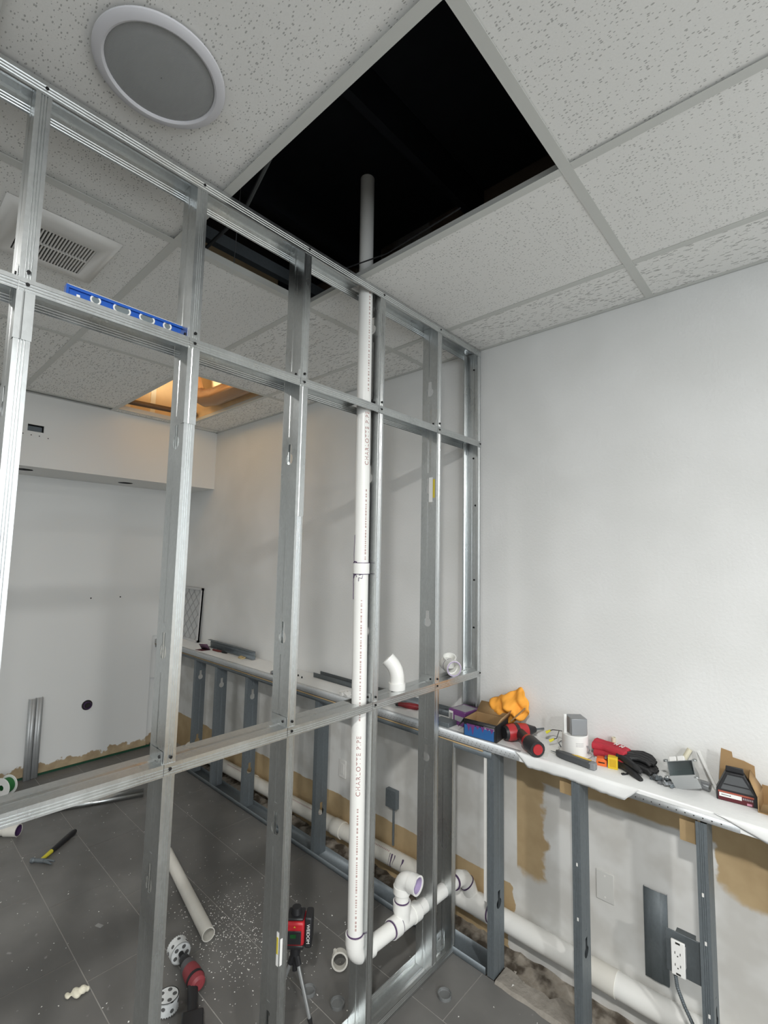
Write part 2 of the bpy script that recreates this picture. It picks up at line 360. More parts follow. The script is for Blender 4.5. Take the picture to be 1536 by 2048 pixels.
# roof deck over the ceiling void
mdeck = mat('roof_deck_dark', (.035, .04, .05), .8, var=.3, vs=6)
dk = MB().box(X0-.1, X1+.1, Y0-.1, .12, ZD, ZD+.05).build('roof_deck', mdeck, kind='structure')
for k in range(11): 
    x = -3.2+k*.8
    MB().box(x-.02, x+.02, Y0, 0, ZD-.2, ZD).build('joist', mdeck, dk)
mwire = mat('hanger_wire', (.30, .31, .32), .5, .8)
for (x, y) in ((.847, -1.2), (-.372, -1.3), (.1, -1.537)):
    tag(MB().cyl((x, y, ZC+.035), (x+.03, y+.02, ZD), .0016, 6).build('hanger_wire', mwire), {(.847, -1.2): 'steel hanger wire at the right edge of the dark ceiling opening', (-.372, -1.3): 'steel hanger wire at the far edge of the dark ceiling opening', (.3, -.9275): 'steel hanger wire at the opening edge beside the vent pipe', (.1, -1.537): 'steel hanger wire at the opening edge beside the speaker'}[(x, y)], 'wire')
tag(MB().tube([(.75, -1.45, 3.25), (.2, -1.4, 3.3), (-.35, -1.28, 3.22), (-1.2, -1.2, 3.3)], .008, 8).build('cable', mat('grey_cable', (.16, .17, .17), .5)), 'grey cable slung through the dark ceiling opening', 'cable')
tag(MB().tube([(.5, -.96, 2.995), (.15, -.945, 2.99), (-.05, -.96, 3.01), (-.2, -1.0, 3.0)], .003, 6).build('thin_cable', mblack), 'thin black cable lying along the opening edge by the pipe', 'cable')
for q, x in enumerate((-1.05, -.75)):
    tag(MB().box(x-.02, x+.02, -1.7, -.4, 3.3, 3.36).build('furring_bar', mgal2), ['farther', 'nearer'][q]+' steel furring bar above the ceiling beyond the framed partition', 'bar', 'furring bars')
# plywood shaft over the far opening, added to keep its light contained
mply = mat('plywood', (.74, .55, .32), .7, var=.25, vs=5)
SA, SB, SC, SD = -2.885, -1.52, -.945, -.30
sh = MB().box(SA, SA+.015, SC, SD, 2.979, 3.88).box(SB-.015, SB, SC, SD, 2.979, 3.88).box(SA, SB, SC, SC+.015, 2.979, 3.88).box(SA, SB, SD-.015, SD, 2.979, 3.88).build('plywood_shaft', mply)
tag(sh, 'plywood shaft with added light above the far ceiling opening', 'shaft')
MB().box(SA, SB, SC, SD, 3.88, 3.895).build('shaft_lid', mply, sh)
for k in range(3): MB().box(SA+.015, SA+.03, SC+.10+k*.2, SC+.14+k*.2, 2.98, 3.88).build('batten', mat('pale_timber', (.85, .78, .62), .6), sh)
ml = bpy.data.lights.new('shaft_fill', 'SPOT'); ml.spot_size = 2.9; ml.spot_blend = .3; ml.energy = 23; ml.color = (1, .90, .72); ml.shadow_soft_size = .05  # unseen up-light added to make the inside of the shaft glow
lo = bpy.data.objects.new('shaft_fill', ml); lo.location = (-2.15, -.78, 3.0); lo.rotation_euler = (PI, 0, 0); C.objects.link(lo)
mduct = mat('brown_duct', (.34, .21, .12), .26, .8)
tag(MB().tube([(-1.56, -.415, 3.06), (-2.15, -.41, 3.06), (-2.32, -.42, 3.075), (-2.40, -.46, 3.12), (-2.42, -.50, 3.25), (-2.42, -.50, 3.86)], .072, 22).build('duct', mduct), 'shiny brown duct curving inside the far ceiling opening', 'duct')
tag(MB().cyl((-2.74, -.92, 3.02), (-2.66, -.33, 3.02), .022, 14).build('conduit', mat('dark_conduit', (.10, .06, .03), .5)), 'dark straight pipe across the lit far ceiling opening', 'pipe')

# lamps (round surface fittings in the ceiling, behind and beside the camera)
mlens = mat('lamp_lens', (.9, .9, .9), .4, emit=(1, 1, .98), es=6)
def lamp(x, y, power, label):
    t = thing('ceiling_light', label, 'light', (x, y, ZC), 0, 'round ceiling lights')
    MB().lathe([(.001, 0), (.115, 0), (.115, -.02), (.10, -.024), (.10, -.012), (.001, -.012)], 32).build('housing', mtbar, t)
    MB().lathe([(.0995, -.013), (.095, -.022), (.06, -.028), (.001, -.03)], 32).build('lens', mlens, t)
    l = bpy.data.lights.new('lamp', 'AREA'); l.shape = 'DISK'; l.size = .17; l.energy = power; l.color = (1, .985, .95)
    o = bpy.data.objects.new('lamp', l); C.objects.link(o); o.location = (x, y, ZC-.036)
lamp(1.60, -2.75, LAMP_POWER, 'round ceiling light on the near side of the partition')
lamp(-.95, -2.80, LAMP_LEFT, 'round ceiling light on the far side of the partition')
lamp(3.9, -2.75, LAMP_FAR, 'round ceiling light farthest along the right wall')

# ceiling speaker and extract grille
t = thing('ceiling_speaker', 'round flush ceiling speaker with grey mesh grille', 'speaker', (.228, -1.842, ZC))
msp = mat('speaker_ring', (.68, .68, .71), .5); mgr = mat('speaker_mesh', (.34, .35, .35), .6); n = NT(mgr)
n.bump(n.voro(420, None, 'Distance', .0), .6, .002)
MB().lathe([(.121, .004), (.121, -.004), (.126, -.007), (.138, -.006), (.146, -.001), (.146, .004)], 56).build('ring', msp, t)
MB().lathe([(.121, -.001), (.09, -.005), (.05, -.0065), (.001, -.007)], 56).build('grille', mgr, t)
t = thing('exhaust_grille', 'white square ceiling extractor grille with dark slots', 'grille', (-.731, -1.838, ZC))
mab = mat('white_abs', (.74, .73, .70), .5)
gx, gy = .111, .112
MB().add([(-.195, -.175, 0), (.195, -.175, 0), (.195, .175, 0), (-.195, .175, 0), (-.165, -.15, -.018), (.165, -.15, -.018), (.165, .15, -.018), (-.165, .15, -.018), (-gx, -gy, -.022), (gx, -gy, -.022), (gx, gy, -.022), (-gx, gy, -.022)],
         [(0, 1, 5, 4), (1, 2, 6, 5), (2, 3, 7, 6), (3, 0, 4, 7), (4, 5, 9, 8), (5, 6, 10, 9), (6, 7, 11, 10), (7, 4, 8, 11)]).build('cover', mab, t, solid=.002)
MB().box(-gx, gx, -gy, gy, -.004, -.002).build('dark_back', mhole, t)
s0 = None
for k in range(22):
    y = -gy+2*gy*(k+.5)/22+.0022
    if s0 is None: s0 = MB().box(-gx, gx, -.0024, .0024, -.022, -.012).build('louvre', mab, t); s0.location = (0, y, 0)
    else: copyo(s0, t, (0, y, 0))
MB().box(-.003, .003, -gy, gy, -.0215, -.014).build('cross_bar', mab, t)
# ------------------------------------------------------------------ partition frame (steel studs, tracks, mid rails)
D, FL = .092, .032
def keyhole(a, r0=.0205, cz=-.011, hw=.0095, top=.043):
    ca, sa = math.cos(a), math.sin(a)
    b = cz*sa; t = b+math.sqrt(max(0, b*b-cz*cz+r0*r0))
    if sa > .05: t = max(t, min(hw/max(abs(ca), 1e-6), top/sa))
    return t
def cee(mb, o, du, dv, L, d=D, f=FL, holes=(), lips=True, web=True, gap=None):
    """C stud standing at o: web spans du*d, flanges run along dv, sheet metal"""
    o, du, dv = Vector(o), Vector(du), Vector(dv); up = Vector((0, 0, 1))
    def flange(base, inward):
        g = .0014; pts = [(0, 0), (.30, 0), (.34, g), (.38, 0), (.48, 0), (.52, g), (.56, 0), (.66, 0), (.70, g), (.74, 0), (1, 0)]
        mb.strip([base + dv*(f*a) + inward*b for a, b in pts], up*L)
        if lips: mb.strip([base+dv*f, base+dv*f+inward*.0075], up*L)
    flange(o, du); flange(o+du*d, -du)
    z = 0.; zs = sorted(holes)
    for h in zs:
        if h-.07 > z: mb.strip([o+up*z, o+du*(d*.4)+up*z, o+du*(d*.44)+dv*.0009+up*z, o+du*(d*.56)+dv*.0009+up*z, o+du*(d*.6)+up*z, o+du*d+up*z], up*(h-.07-z))
        mb.plate(o+up*(h-.07), du, up, d, .14, keyhole, (d*.5, .07)); z = h+.07
    if L > z: mb.strip([o+up*z, o+du*(d*.4)+up*z, o+du*(d*.44)+dv*.0009+up*z, o+du*(d*.56)+dv*.0009+up*z, o+du*(d*.6)+up*z, o+du*d+up*z], up*(L-z))
pf = thing('partition_frame', 'tall galvanized steel stud partition frame with two cross rails', 'wall frame', (0, -1.2, 0))
YS = [-.367, -.783, -1.193, -1.602, -2.010, -2.42, -2.83]
HZ = {0: (.911, 1.52, 2.151, 2.634), 1: (.60, .92, 1.52, 2.15, 2.80), 2: (.30, .912, 1.538, 2.164), 3: (.30, .923, 1.542, 2.146), 4: (.9, 1.54, 2.15), 5: (.9, 1.54, 2.15), 6: (.9, 1.54, 2.15)}
studs = []
mlab = mat('white_label', (.8, .8, .78), .6); myel = mat('yellow_label', (.62, .50, .04), .6)
for i, y in enumerate(YS):
    mb = MB(); cee(mb, (0, y-FL, .002), (-1, 0, 0), (0, 1, 0), ZC-.006, holes=HZ[i])
    st = mb.build('stud', mgal, pf, w=True, solid=.0011, ang=.04); studs.append(st)
# heavier upper sleeves spliced over the flanges
for i, z0, z1 in ((2, 1.95, 2.42), (3, 2.19, 2.42), (4, 2.30, 2.42)):
    y = YS[i]-FL-.002
    MB().strip([(-.02, y, z0), (.0016, y, z0), (.0016, y+.012, z0), (.0030, y+.014, z0), (.0016, y+.016, z0), (.0016, y+.036, z0)], (0, 0, z1-z0)).build('splice_sleeve', mgal, studs[i], w=True, solid=.001, ang=.04)
mb = MB(); cee(mb, (0, -.0015, .99), (-1, 0, 0), (0, -1, 0), ZC-.996); es = mb.build('wall_stud', mgal, pf, w=True, solid=.0011, ang=.04)
mb = MB(); cee(mb, (0, -.2535, .002), (-1, 0, 0), (0, 1, 0), .94); le = mb.build('short_stud', mgal, pf, w=True, solid=.0011, ang=.04)
for z in (2.86, 2.72, 2.60, 2.36, 2.1, 1.96, 1.70, 1.45): MB().cyl((-.03-.02*math.sin(z*9), -.0015, z), (-.03-.02*math.sin(z*9), -.006, z), .005, 8).build('screw', mdark, es, w=True)
def track(mb, y0, y1, z, down=True, x0=.0012, x1=-D-.0012, f=FL, cut=None):
    """U track along y: web at z, flanges hanging down or standing up; cut = (a, b) opening in the web"""
    s = -1 if down else 1
    for (a, b) in ([(y0, y1)] if not cut else [(y0, cut[0]), (cut[1], y1)]): mb.strip([(x0, a, z), (x0*.6+x1*.4, a, z), (x0*.5+x1*.5, a, z+s*.0018), (x0*.4+x1*.6, a, z), (x1, a, z)], (0, b-a, 0))
    for x, q in ((x0, -1), (x1, 1)):
        mb.strip([(x+q*o, y0, z+s*f*t) for t, o in ((0, 0), (.3, 0), (.36, .0014), (.42, 0), (.52, 0), (.58, .0014), (.64, 0), (.74, 0), (.80, .0014), (.86, 0), (1, 0))], (0, y1-y0, 0))
mb = MB(); track(mb, -2.87, -.002, ZC-.003, True, .0016, -D-.0016, .036, (-.905, -.825)); tt = mb.build('top_track', mgal, pf, w=True, solid=.0011, ang=.04)
mb = MB(); track(mb, -2.87, -.234, .0015, False, .0016, -D-.0016, .034); bt = mb.build('bottom_track', mgal, pf, w=True, solid=.0011, ang=.04)
for y in YS: MB().cyl((.0022, y-.012, ZC-.02), (.0045, y-.012, ZC-.02), .0042, 8).build('screw', mdark, tt, w=True)
edges = [-.002]+[y-FL for y in YS]
for zr, nm in ((1.238, 'lower_rail'), (2.447, 'upper_rail')):
    for i in range(len(edges)-1):
        hi, lo_ = edges[i], edges[i+1]
        mb = MB(); cut = None
        if i == 2: cut = (-.893, -.806) if False else None
        if lo_ < -.842 < hi: cut = (-.885, hi-.001)
        track(mb, lo_+.001, hi-.001, zr, True, .0026, -D-.0026, FL, cut)
        if i > 0: mb.strip([(-.006, hi-.0022, zr), (-.086, hi-.0022, zr)], (0, 0, .032))            # end tab bent up against the stud
        rl = mb.build(nm, mgal, pf, w=True, solid=.0011, ang=.04)
        for dz in (-.014, .017): MB().cyl((.0008 if dz > 0 else .003, lo_+.017, zr+dz), (.0055, lo_+.017, zr+dz), .0045, 8).build('screw', mdark, rl, w=True)
        if i > 0: MB().cyl((-.022, hi-.0025, zr+.016), (-.022, hi-.0055, zr+.016), .0045, 8).build('screw', mdark, rl, w=True)
        if i == 0: MB().cyl((.003, -.010, zr-.014), (.0055, -.010, zr-.014), .0045, 8).build('screw', mdark, rl, w=True)
# stickers on the studs
MB().box(.0006, .0016, -1.222, -1.213, .50, .58).box(-.012, -.002, -1.2268, -1.2258, .50, .60).build('sticker', mlab, studs[2], w=True)
MB().box(-.011, -.003, -1.2274, -1.2266, .535, .585).build('warning_label', myel, studs[2], w=True)
MB().box(-.022, -.010, -.4002, -.3994, 2.10, 2.19).build('warning_label', myel, studs[0], w=True)
MB().box(-.045, -.024, -.4002, -.3994, 2.08, 2.20).build('sticker', mlab, studs[0], w=True)

# ------------------------------------------------------------------ vent pipe assembly (2 inch PVC)
RP, RI, RH = .0302, .0262, .0362
PX = -.047
def PV(z): return Vector((PX, -.832-.011*(z-.35), z))
vp = thing('vent_pipe', 'white vertical plastic vent pipe with bottom elbow, tee and branch', 'pipe', (PX, -.832, .23))
MB().hollow([PV(.355), PV(1.765)], RP, RI, 32).build('pipe', mpvc, vp, w=True)
MB().hollow([PV(1.765), PV(3.46)], RP, RI, 32).build('pipe', mpvc, vp, w=True)
MB().hollow([PV(1.744), PV(1.786)], .0345, RP+.0003, 32).build('coupling', mpvc, vp, w=True)
for a, b in ((1.7415, 1.745), (1.785, 1.7885)): MB().hollow([PV(a), PV(b)], .0333, RP, 32).build('primer_ring', mprim, vp, w=True)
zr = lambda y: .283 - .045*(y+.80)                     # fall of the horizontal run
arc = [Vector((PX, -.832, .36))] + [Vector((PX, -.832+.05*(1-math.cos(a)), .333-.05*math.sin(a))) for a in [PI/2*k/8 for k in range(9)]] + [Vector((PX, -.762, .2825))]
MB().tube(arc, RH-.001, 24).build('elbow', mpvc, vp, w=True)
MB().hollow([PV(.335), PV(.372)], RH+.0012, RP, 28).build('elbow_hub', mpvc, vp, w=True)
MB().hollow([(PX, -.785, zr(-.785)), (PX, -.745, zr(-.745))], RH+.0012, RP, 28).build('elbow_hub', mpvc, vp, w=True)
MB().hollow([PV(.3715), PV(.3765)], RP+.0028, RP, 28).build('primer_ring', mprim, vp, w=True)
P = lambda y: Vector((PX, y, zr(y)))
MB().hollow([P(-.75), P(-.12)], RP, RI, 32).build('pipe', mpvc, vp, w=True)
YT = -.535
tee = MB().tube([P(YT-.075), P(YT+.075)], RH-.0015, 28).hollow([P(YT-.085), P(YT-.045)], RH+.0016, RP, 28).hollow([P(YT+.045), P(YT+.085)], RH+.0016, RP, 28)
zt = zr(YT)
tee.tube([Vector((PX, YT-.012, zt)), Vector((PX, YT-.02, zt+.04)), Vector((PX, YT-.02, zt+.06))], [RH-.002]*3, 24).hollow([(PX, YT-.02, zt+.048), (PX, YT-.02, zt+.085)], RH+.0012, RP, 28)
tee.build('sanitary_tee', mpvc, vp, w=True)
for y in (YT-.088, YT-.046, YT+.086): MB().hollow([P(y-.003), P(y+.004)], RP+.0075 if abs(y-YT+.046) < .01 else RP+.003, RP, 28).build('primer_ring', mprim, vp, w=True)
bx, by = PX, YT-.02
MB().cyl((bx, by, zt+.07), (bx, by, zt+.135), RP, 28).build('riser', mpvc, vp, w=True)
for z in (zt+.086, zt+.121): MB().hollow([(bx, by, z-.003), (bx, by, z+.004)], RP+.002, RP-.001, 28).build('primer_ring', mprim, vp, w=True)
z1 = zt+.125
dirx = Vector((.985, .05, 0)).normalized()
arc2 = [Vector((bx, by, z1))] + [Vector((bx, by, z1+.012)) + dirx*(.042*(1-math.cos(a))) + Vector((0, 0, .042*math.sin(a))) for a in [PI/2*k/8 for k in range(9)]]
end = arc2[-1]+dirx*.008
MB().tube(arc2+[end], RH-.001, 26).hollow([(bx, by, z1-.006), (bx, by, z1+.022)], RH+.001, RP, 28).build('upper_elbow', mpvc, vp, w=True)
MB().hollow([end-dirx*.004, end+dirx*.034], [RH+.001, RH+.002], [RP, RP+.001], 30).build('socket', mpvc, vp, w=True)
MB().hollow([end+dirx*.004, end+dirx*.030], RP+.0007, RP-.0004, 30).build('primer_lining', mat('purple_primer_wash', (.42, .34, .54), .3), vp, w=True)
# purple drips at the coupling
def onpipe(a, z, r=RP+.0004): p = PV(z); return (p.x+r*math.cos(a), p.y+r*math.sin(a), z)
D_ = math.radians
for pts, r in (([(-118, 1.79), (-125, 1.82), (-120, 1.85), (-112, 1.87), (-110, 1.90)], .0012), ([(-122, 1.742), (-126, 1.71), (-120, 1.685), (-121, 1.66), (-119, 1.64)], .0018), ([(-100, 1.742), (-118, 1.725)], .002), ([(-60, 1.738), (-30, 1.742), (-38, 1.725), (-62, 1.728), (-64, 1.714)], .0016), ([(-105, 1.735), (-90, 1.742), (-80, 1.73)], .0015), ([(-122, 1.788), (-110, 1.793), (-80, 1.79)], .0022)):
    MB().tube([onpipe(D_(a), z) for a, z in pts], r, 6).build('primer_drip', mprim, vp, w=True)
for q, (z, a0) in enumerate(((1.00, -40), (2.30, -12))):
    text('CHARLOTTE PIPE', .0245, Matrix(), mprint, vp, 'printed_name', wrap=lambda c, z=z, a0=a0: onpipe(D_(a0)-c.y/RP, z+c.x*1.0, RP+.0003+c.z), w=True, sp=1.22)
mb = MB(); rr = random.Random(5)
for (za, zb, a0) in ((.40, .84, -42), (1.17, 1.64, -38), (1.80, 2.08, -14), (2.50, 2.93, -9)):
    z = za
    while z < zb:
        L = rr.choice((.004, .006, .009)); a = D_(a0)
        mb.add([onpipe(a-.10, z, RP+.0003), onpipe(a+.10, z, RP+.0003), onpipe(a+.10, z+L, RP+.0003), onpipe(a-.10, z+L, RP+.0003)], [(0, 1, 2, 3)]); z += L+rr.choice((.003, .004, .009))
mb.build('small_print', mfaint, vp, w=True, kind='stuff')

# ------------------------------------------------------------------ drain pipe along the back wall
dp = thing('drain_pipe', 'long white plastic drain pipe running low along the back wall', 'pipe', (0, -.07, .05))
dz = lambda x: (.119+.025*(x+.537)) if x < 0 else .1325
Q = lambda x: Vector((x, -.055, dz(x)))
MB().tube([Q(-3.0), Q(-.10)], .0445, 30).build('pipe', mpvcd, dp, w=True)
MB().tube([Q(.02), Q(2.6)], .0445, 34).build('pipe', mpvc, dp, w=True)
for x in (-1.98, -.985, -.30): MB().hollow([Q(x-.04), Q(x+.04)], .0495, .0445, 30).build('coupling', mpvcd, dp, w=True)
MB().hollow([Q(.56), Q(.66)], .0475, .0445, 34).build('coupling', mpvcd, dp, w=True)
wy = MB().tube([Q(-.14), Q(-.10), Q(.04), Q(.06)], [.0495, .0505, .0505, .0495], 30)
wy.tube([Vector((PX, -.16, zr(-.16))), Vector((PX, -.12, zr(-.12))), Vector((PX+.004, -.085, .238)), Vector((PX+.018, -.064, .205)), Vector((-.012, -.056, .15))], [.0345, .036, .037, .037, .036], 24)
wy.build('wye_fitting', mpvc, dp, w=True)
MB().hollow([Q(.020), Q(.088)], .0520, .0445, 32).build('wye_hub', mpvc, dp, w=True)
MB().hollow([Q(.088), Q(.094)], .0470, .0445, 32).build('primer_ring', mprim, dp, w=True)
MB().hollow([Vector((PX+.012, -.070, .216)), Vector((PX+.015, -.067, .211))], .0392, .035, 28).build('primer_ring', mprim, dp, w=True)
MB().hollow([(PX+.0, -.165, zr(-.165)), (PX, -.158, zr(-.158))], RP+.006, RP, 28).build('primer_ring', mprim, dp, w=True)
def onmain(x, a, r=.0449): p = Q(x); return (p.x, p.y+r*math.cos(a), p.z+r*math.sin(a))
for x, L, r in ((-.515, 95, .0035), (-.495, 60, .002), (-.53, 100, .0012), (-.435, 45, .003), (-.44, 80, .0012)):
    MB().tube([onmain(x+.004*math.sin(k), D_(125+L*k/5)) for k in range(6)], [r*1.6, r*1.4, r, r*.7, r*.6, r*.5], 6).build('primer_drip', mprim, dp, w=True)
mb = MB()
for x0 in (-2.3, -1.45, -.85):
    for k in range(26):
        x = x0+k*.012; mb.add([onmain(x, D_(112)), onmain(x+.007, D_(112)), onmain(x+.007, D_(122)), onmain(x, D_(122))], [(0, 1, 2, 3)])
mb.build('small_print', mfaint, dp, w=True, kind='stuff')

# ------------------------------------------------------------------ knee wall frame and ledge
kw = thing('knee_wall_frame', 'low dull steel stud frame standing under the white ledge', 'wall frame', (0, -.19, 0))
YF = -.236; DK = .09
kx = [-3.32, -2.634, -2.283, -1.838, -1.44, -1.037, .179, .560, .984, 1.39, 1.80]
for x in kx:
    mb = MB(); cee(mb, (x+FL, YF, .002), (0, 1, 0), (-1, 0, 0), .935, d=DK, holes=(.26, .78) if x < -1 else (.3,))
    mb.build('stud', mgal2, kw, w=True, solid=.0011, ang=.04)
def utrack(mb, x0, x1, z, s, f=.03, d=DK):
    mb.strip([(x0, YF-.0015, z+s*f), (x0, YF-.0015, z), (x0, YF+d+.0015, z), (x0, YF+d+.0015, z+s*f)], (x1-x0, 0, 0))
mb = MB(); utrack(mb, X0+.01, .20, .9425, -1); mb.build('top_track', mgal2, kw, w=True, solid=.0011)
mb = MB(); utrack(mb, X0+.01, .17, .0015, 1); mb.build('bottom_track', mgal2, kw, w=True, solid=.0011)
MB().box(.160, .1745, YF+.002, YF+.016, .30, .925).build('drywall_edge_strip', mboard, kw, w=True, label='white torn drywall edge beside the stud')
for x, z in ((.500, .862), (.930, .845)): MB().box(x, x+.052, YF+.03, YF+.045, z, .935).build('shim', mkraft, kw, w=True)
for x, z in ((.575, .62), (.995, .70), (.998, .55), (.575, .42), (1.0, .33)): MB().box(x, x+.006, YF-.0012, YF-.0004, z, z+.012).build('plaster_dab', mboard, kw, w=True)
ld = thing('ledge', 'long white drywall ledge along the back wall over the knee wall', 'ledge', (0, -.12, .945))
ZL = .985
vs, fs = [], []; rnd = random.Random(11); NX = 240
MB().box(X0+.005, 2.4, -.244, -.001, .9455, ZL).build('ledge_board', mplaster, ld, w=True, bevel=.004)
mbead = galv('corner_bead_metal', (.66, .68, .69), .5, .06, .6)
MB().strip([(X0+.01, -.2452, .948), (X0+.01, -.2458, ZL-.002), (X0+.01, -.2440, ZL+.001), (X0+.01, -.225, ZL+.0008)], (3.43+.33, 0, 0)).build('corner_bead', mbead, ld, w=True, solid=.0008)
MB().strip([(.77, -.2452, .946), (.77, -.2458, ZL-.014)], (.34, 0, 0)).build('corner_bead', mbead, ld, w=True, solid=.0008)
mb = MB(); x = -.78
while x < .32:
    for z in (.957, .968): mb.cyl((x+(.006 if z > .96 else 0), -.2466, z), (x+(.006 if z > .96 else 0), -.2455, z), .0014, 6)
    x += .021
mb.build('perforation', mhole, ld, w=True, kind='stuff')
mb = MB(); x = .80
while x < 1.08: mb.cyl((x, -.2466, .957), (x, -.2455, .957), .0022, 6); x += .026
mb.build('perforation', mhole, ld, w=True, kind='stuff')
MB().strip([(X0+.01, -.2450, .9445), (X0+.01, -.2450, .9385), (X0+.01, -.236, .9385)], (3.43+.15, 0, 0)).build('raw_board_edge', mkraft, ld, w=True, solid=.002)
def flap(x0, x1, seed, drop):                           # torn joint paper hanging over the front edge
    r = random.Random(seed); n = 46; vs = []; fs = []
    for i in range(n+1):
        t = i/n; x = x0+(x1-x0)*t; e = min(1, min(t, 1-t)*9)
        b = .985-(.985-(.937-drop*math.sin(t*7+seed)))*e - r.uniform(0, .004)*e
        for j in range(5):
            q = j/4; vs.append((x, -.2462-.0035*math.sin(q*PI)-.001*math.sin(x*40), ZL+.001-(ZL-b)*q))
    for i in range(n):
        for j in range(4): fs.append((i*5+j, (i+1)*5+j, (i+1)*5+j+1, i*5+j+1))
    MB().add(vs, fs).build('paper_flap', mplaster, ld, w=True, solid=.0012)
flap(.325, .815, 2, .004); flap(1.04, 2.3, 4, .005)

# ------------------------------------------------------------------ fittings on the back wall under the ledge
bp_ = thing('blank_plate', 'white blank cover plate painted onto the wall between knee studs', 'plate', (.604, 0, .45))
MB().box(-.035, .035, -.005, -.0005, -.058, .058).build('plate', mat('painted_plate', (.66, .66, .635), .6), bp_, bevel=.0015)
for z in (-.042, .042): MB().cyl((0, -.0062, z), (0, -.005, z), .0035, 10).build('screw', mboard, bp_)
mp = thing('steel_offcut', 'flat grey steel strip fixed upright on the wall near outlet', 'steel strip', (.795, 0, .36))
MB().strip([(-.041, -.003, -.165), (-.041, -.012, -.165), (-.02, -.012, -.165), (-.016, -.014, -.165), (.016, -.014, -.165), (.02, -.012, -.165), (.041, -.012, -.165), (.041, -.003, -.165)], (0, 0, .33)).build('strip', mgal2, mp, solid=.001)
oc = thing('outlet', 'white duplex outlet on a grey steel box bracket beside knee stud', 'outlet', (.93, -.19, .455))
MB().box(-.058, .052, -.004, 0, -.070, .068).build('bracket', mgal2, oc, bevel=.002)
MB().box(-.032, .026, 0, .045, -.055, .055).build('back_box', mgal2, oc)
yk = MB().box(-.036, .006, -.034, -.026, -.055, .057).box(-.034, .004, -.030, -.004, -.034, .034)
yk = yk.build('receptacle', mat('outlet_white', (.86, .86, .84), .4), oc, bevel=.002)
for zc in (-.020, .018):
    for x in (-.024, -.008): MB().box(x-.001, x+.001, -.0346, -.0338, zc-.004, zc+.004).build('slot', mhole, yk)
    MB().cyl((-.016, -.0346, zc-.009), (-.016, -.0338, zc-.009), .0022, 8).build('slot', mhole, yk)
for zc in (-.048, .050): MB().box(-.022, -.008, -.0346, -.0338, zc-.003, zc+.003).build('slot', mhole, yk)
pth = [Vector((.900, -.205, .40)), Vector((.906, -.205, .35)), Vector((.925, -.202, .30)), Vector((.955, -.198, .24)), Vector((.99, -.19, .16)), Vector((1.02, -.18, .06)), Vector((1.03, -.17, .0))]
fine = []
for a, b in zip(pth[:-1], pth[1:]): fine += [a.lerp(b, k/24) for k in range(24)]
tag(MB().tube(fine, [.0062 if k % 3 else .0048 for k in range(len(fine))], 10).build('armored_cable', mgal2, ang=1.2), 'ribbed steel armored cable dropping from the outlet to floor', 'cable')
tag(MB().box(-.62, -.54, -.03, -.001, .36, .46).cyl((-.60, -.03, .43), (-.60, -.033, .43), .005, 8).build('junction_box', mgal2, bevel=.002), 'small grey steel junction box low on the back wall behind the vent pipe', 'box')
tag(MB().cyl((-.563, -.02, .36), (-.563, -.02, .16), .007, 10).build('conduit_stub', mgal2), 'thin steel conduit below the small junction box', 'conduit')
ol = thing('old_outlet_plate', 'pale outlet plate on the back wall behind the left knee studs', 'plate', (-1.02, 0, .44))
MB().box(-.032, .032, -.006, -.0005, -.055, .055).build('plate', mboard, ol, bevel=.002)
MB().box(-.016, .016, -.009, -.006, -.034, .034).build('receptacle', mboard, ol, bevel=.002)
# ------------------------------------------------------------------ things on the rails
mblue = mat('blue_aluminium', (.012, .09, .42), .38); mwht = mat('white_plastic', (.82, .82, .80), .4); mvial = mat('vial_glass', (.16, .19, .20), .1, coat=.5)
lv = thing('spirit_level', 'short blue spirit level resting on the upper cross rail', 'level', (-.060, -1.782, 2.4476))
MB().box(-.010, .010, -.154, .154, 0, .007).box(-.010, .010, -.154, .154, .042, .0495).box(-.004, .004, -.154, .154, .006, .044).build('body', mblue, lv, bevel=.001)
MB().box(-.0102, .0102, -.153, .153, .0496, .0506).build('top_edge', mwht, lv)
for yc in (-.152, .152): MB().box(-.0105, .0105, yc-.003, yc+.003, 0, .0498).build('end_cap', mblue, lv)
def vial(yc, w, h):
    ring = [(yc+(w-h)*s+h*math.cos(a), .0345+h*math.sin(a)) for s, A in ((1, [-PI/2+PI*k/10 for k in range(11)]), (-1, [PI/2+PI*k/10 for k in range(11)])) for a in A]
    f = MB().tube([(.006, y, z) for y, z in ring], .0024, 8, closed=True).build('vial_frame', mwht, lv)
    MB().prism(ring, .004, .0065, Matrix(((0, 0, 1, 0), (1, 0, 0, 0), (0, 1, 0, 0), (0, 0, 0, 1)))).build('vial', mvial, f)
vial(-.086, .0112, .0108); vial(-.020, .021, .0108); vial(.047, .020, .0104); vial(.105, .0108, .0104)
MB().box(.0035, .005, -.130, -.122, .026, .033).build('mark', mwht, lv)
RZ = 1.2388
fe = thing('pipe_bend', 'white 45-degree plastic pipe bend standing on the lower rail', 'pipe fitting', (-.052, -.605, RZ))
bd = Vector((-.62, -.45, 0)).normalized()
path = [Vector((0, 0, .0)), Vector((0, 0, .045))] + [Vector((0, 0, .045)) + bd*(.10*(1-math.cos(a))) + Vector((0, 0, .10*math.sin(a))) for a in [PI/4*k/7 for k in range(1, 8)]]
e_ = path[-1]+(bd*math.sin(PI/4)+Vector((0, 0, math.cos(PI/4))))*.02
MB().hollow(path+[e_], .0315, .026, 28).build('bend', mpvc, fe); MB().hollow([(0, 0, 0), (0, 0, .028)], .0368, .0318, 28).build('hub', mpvc, fe)
ft = thing('pipe_tee', 'white plastic pipe fitting with purple rim lying on the lower rail', 'pipe fitting', (-.045, -.205, RZ+.0385), 0)
dv = Vector((.62, -.42, -.02)).normalized()
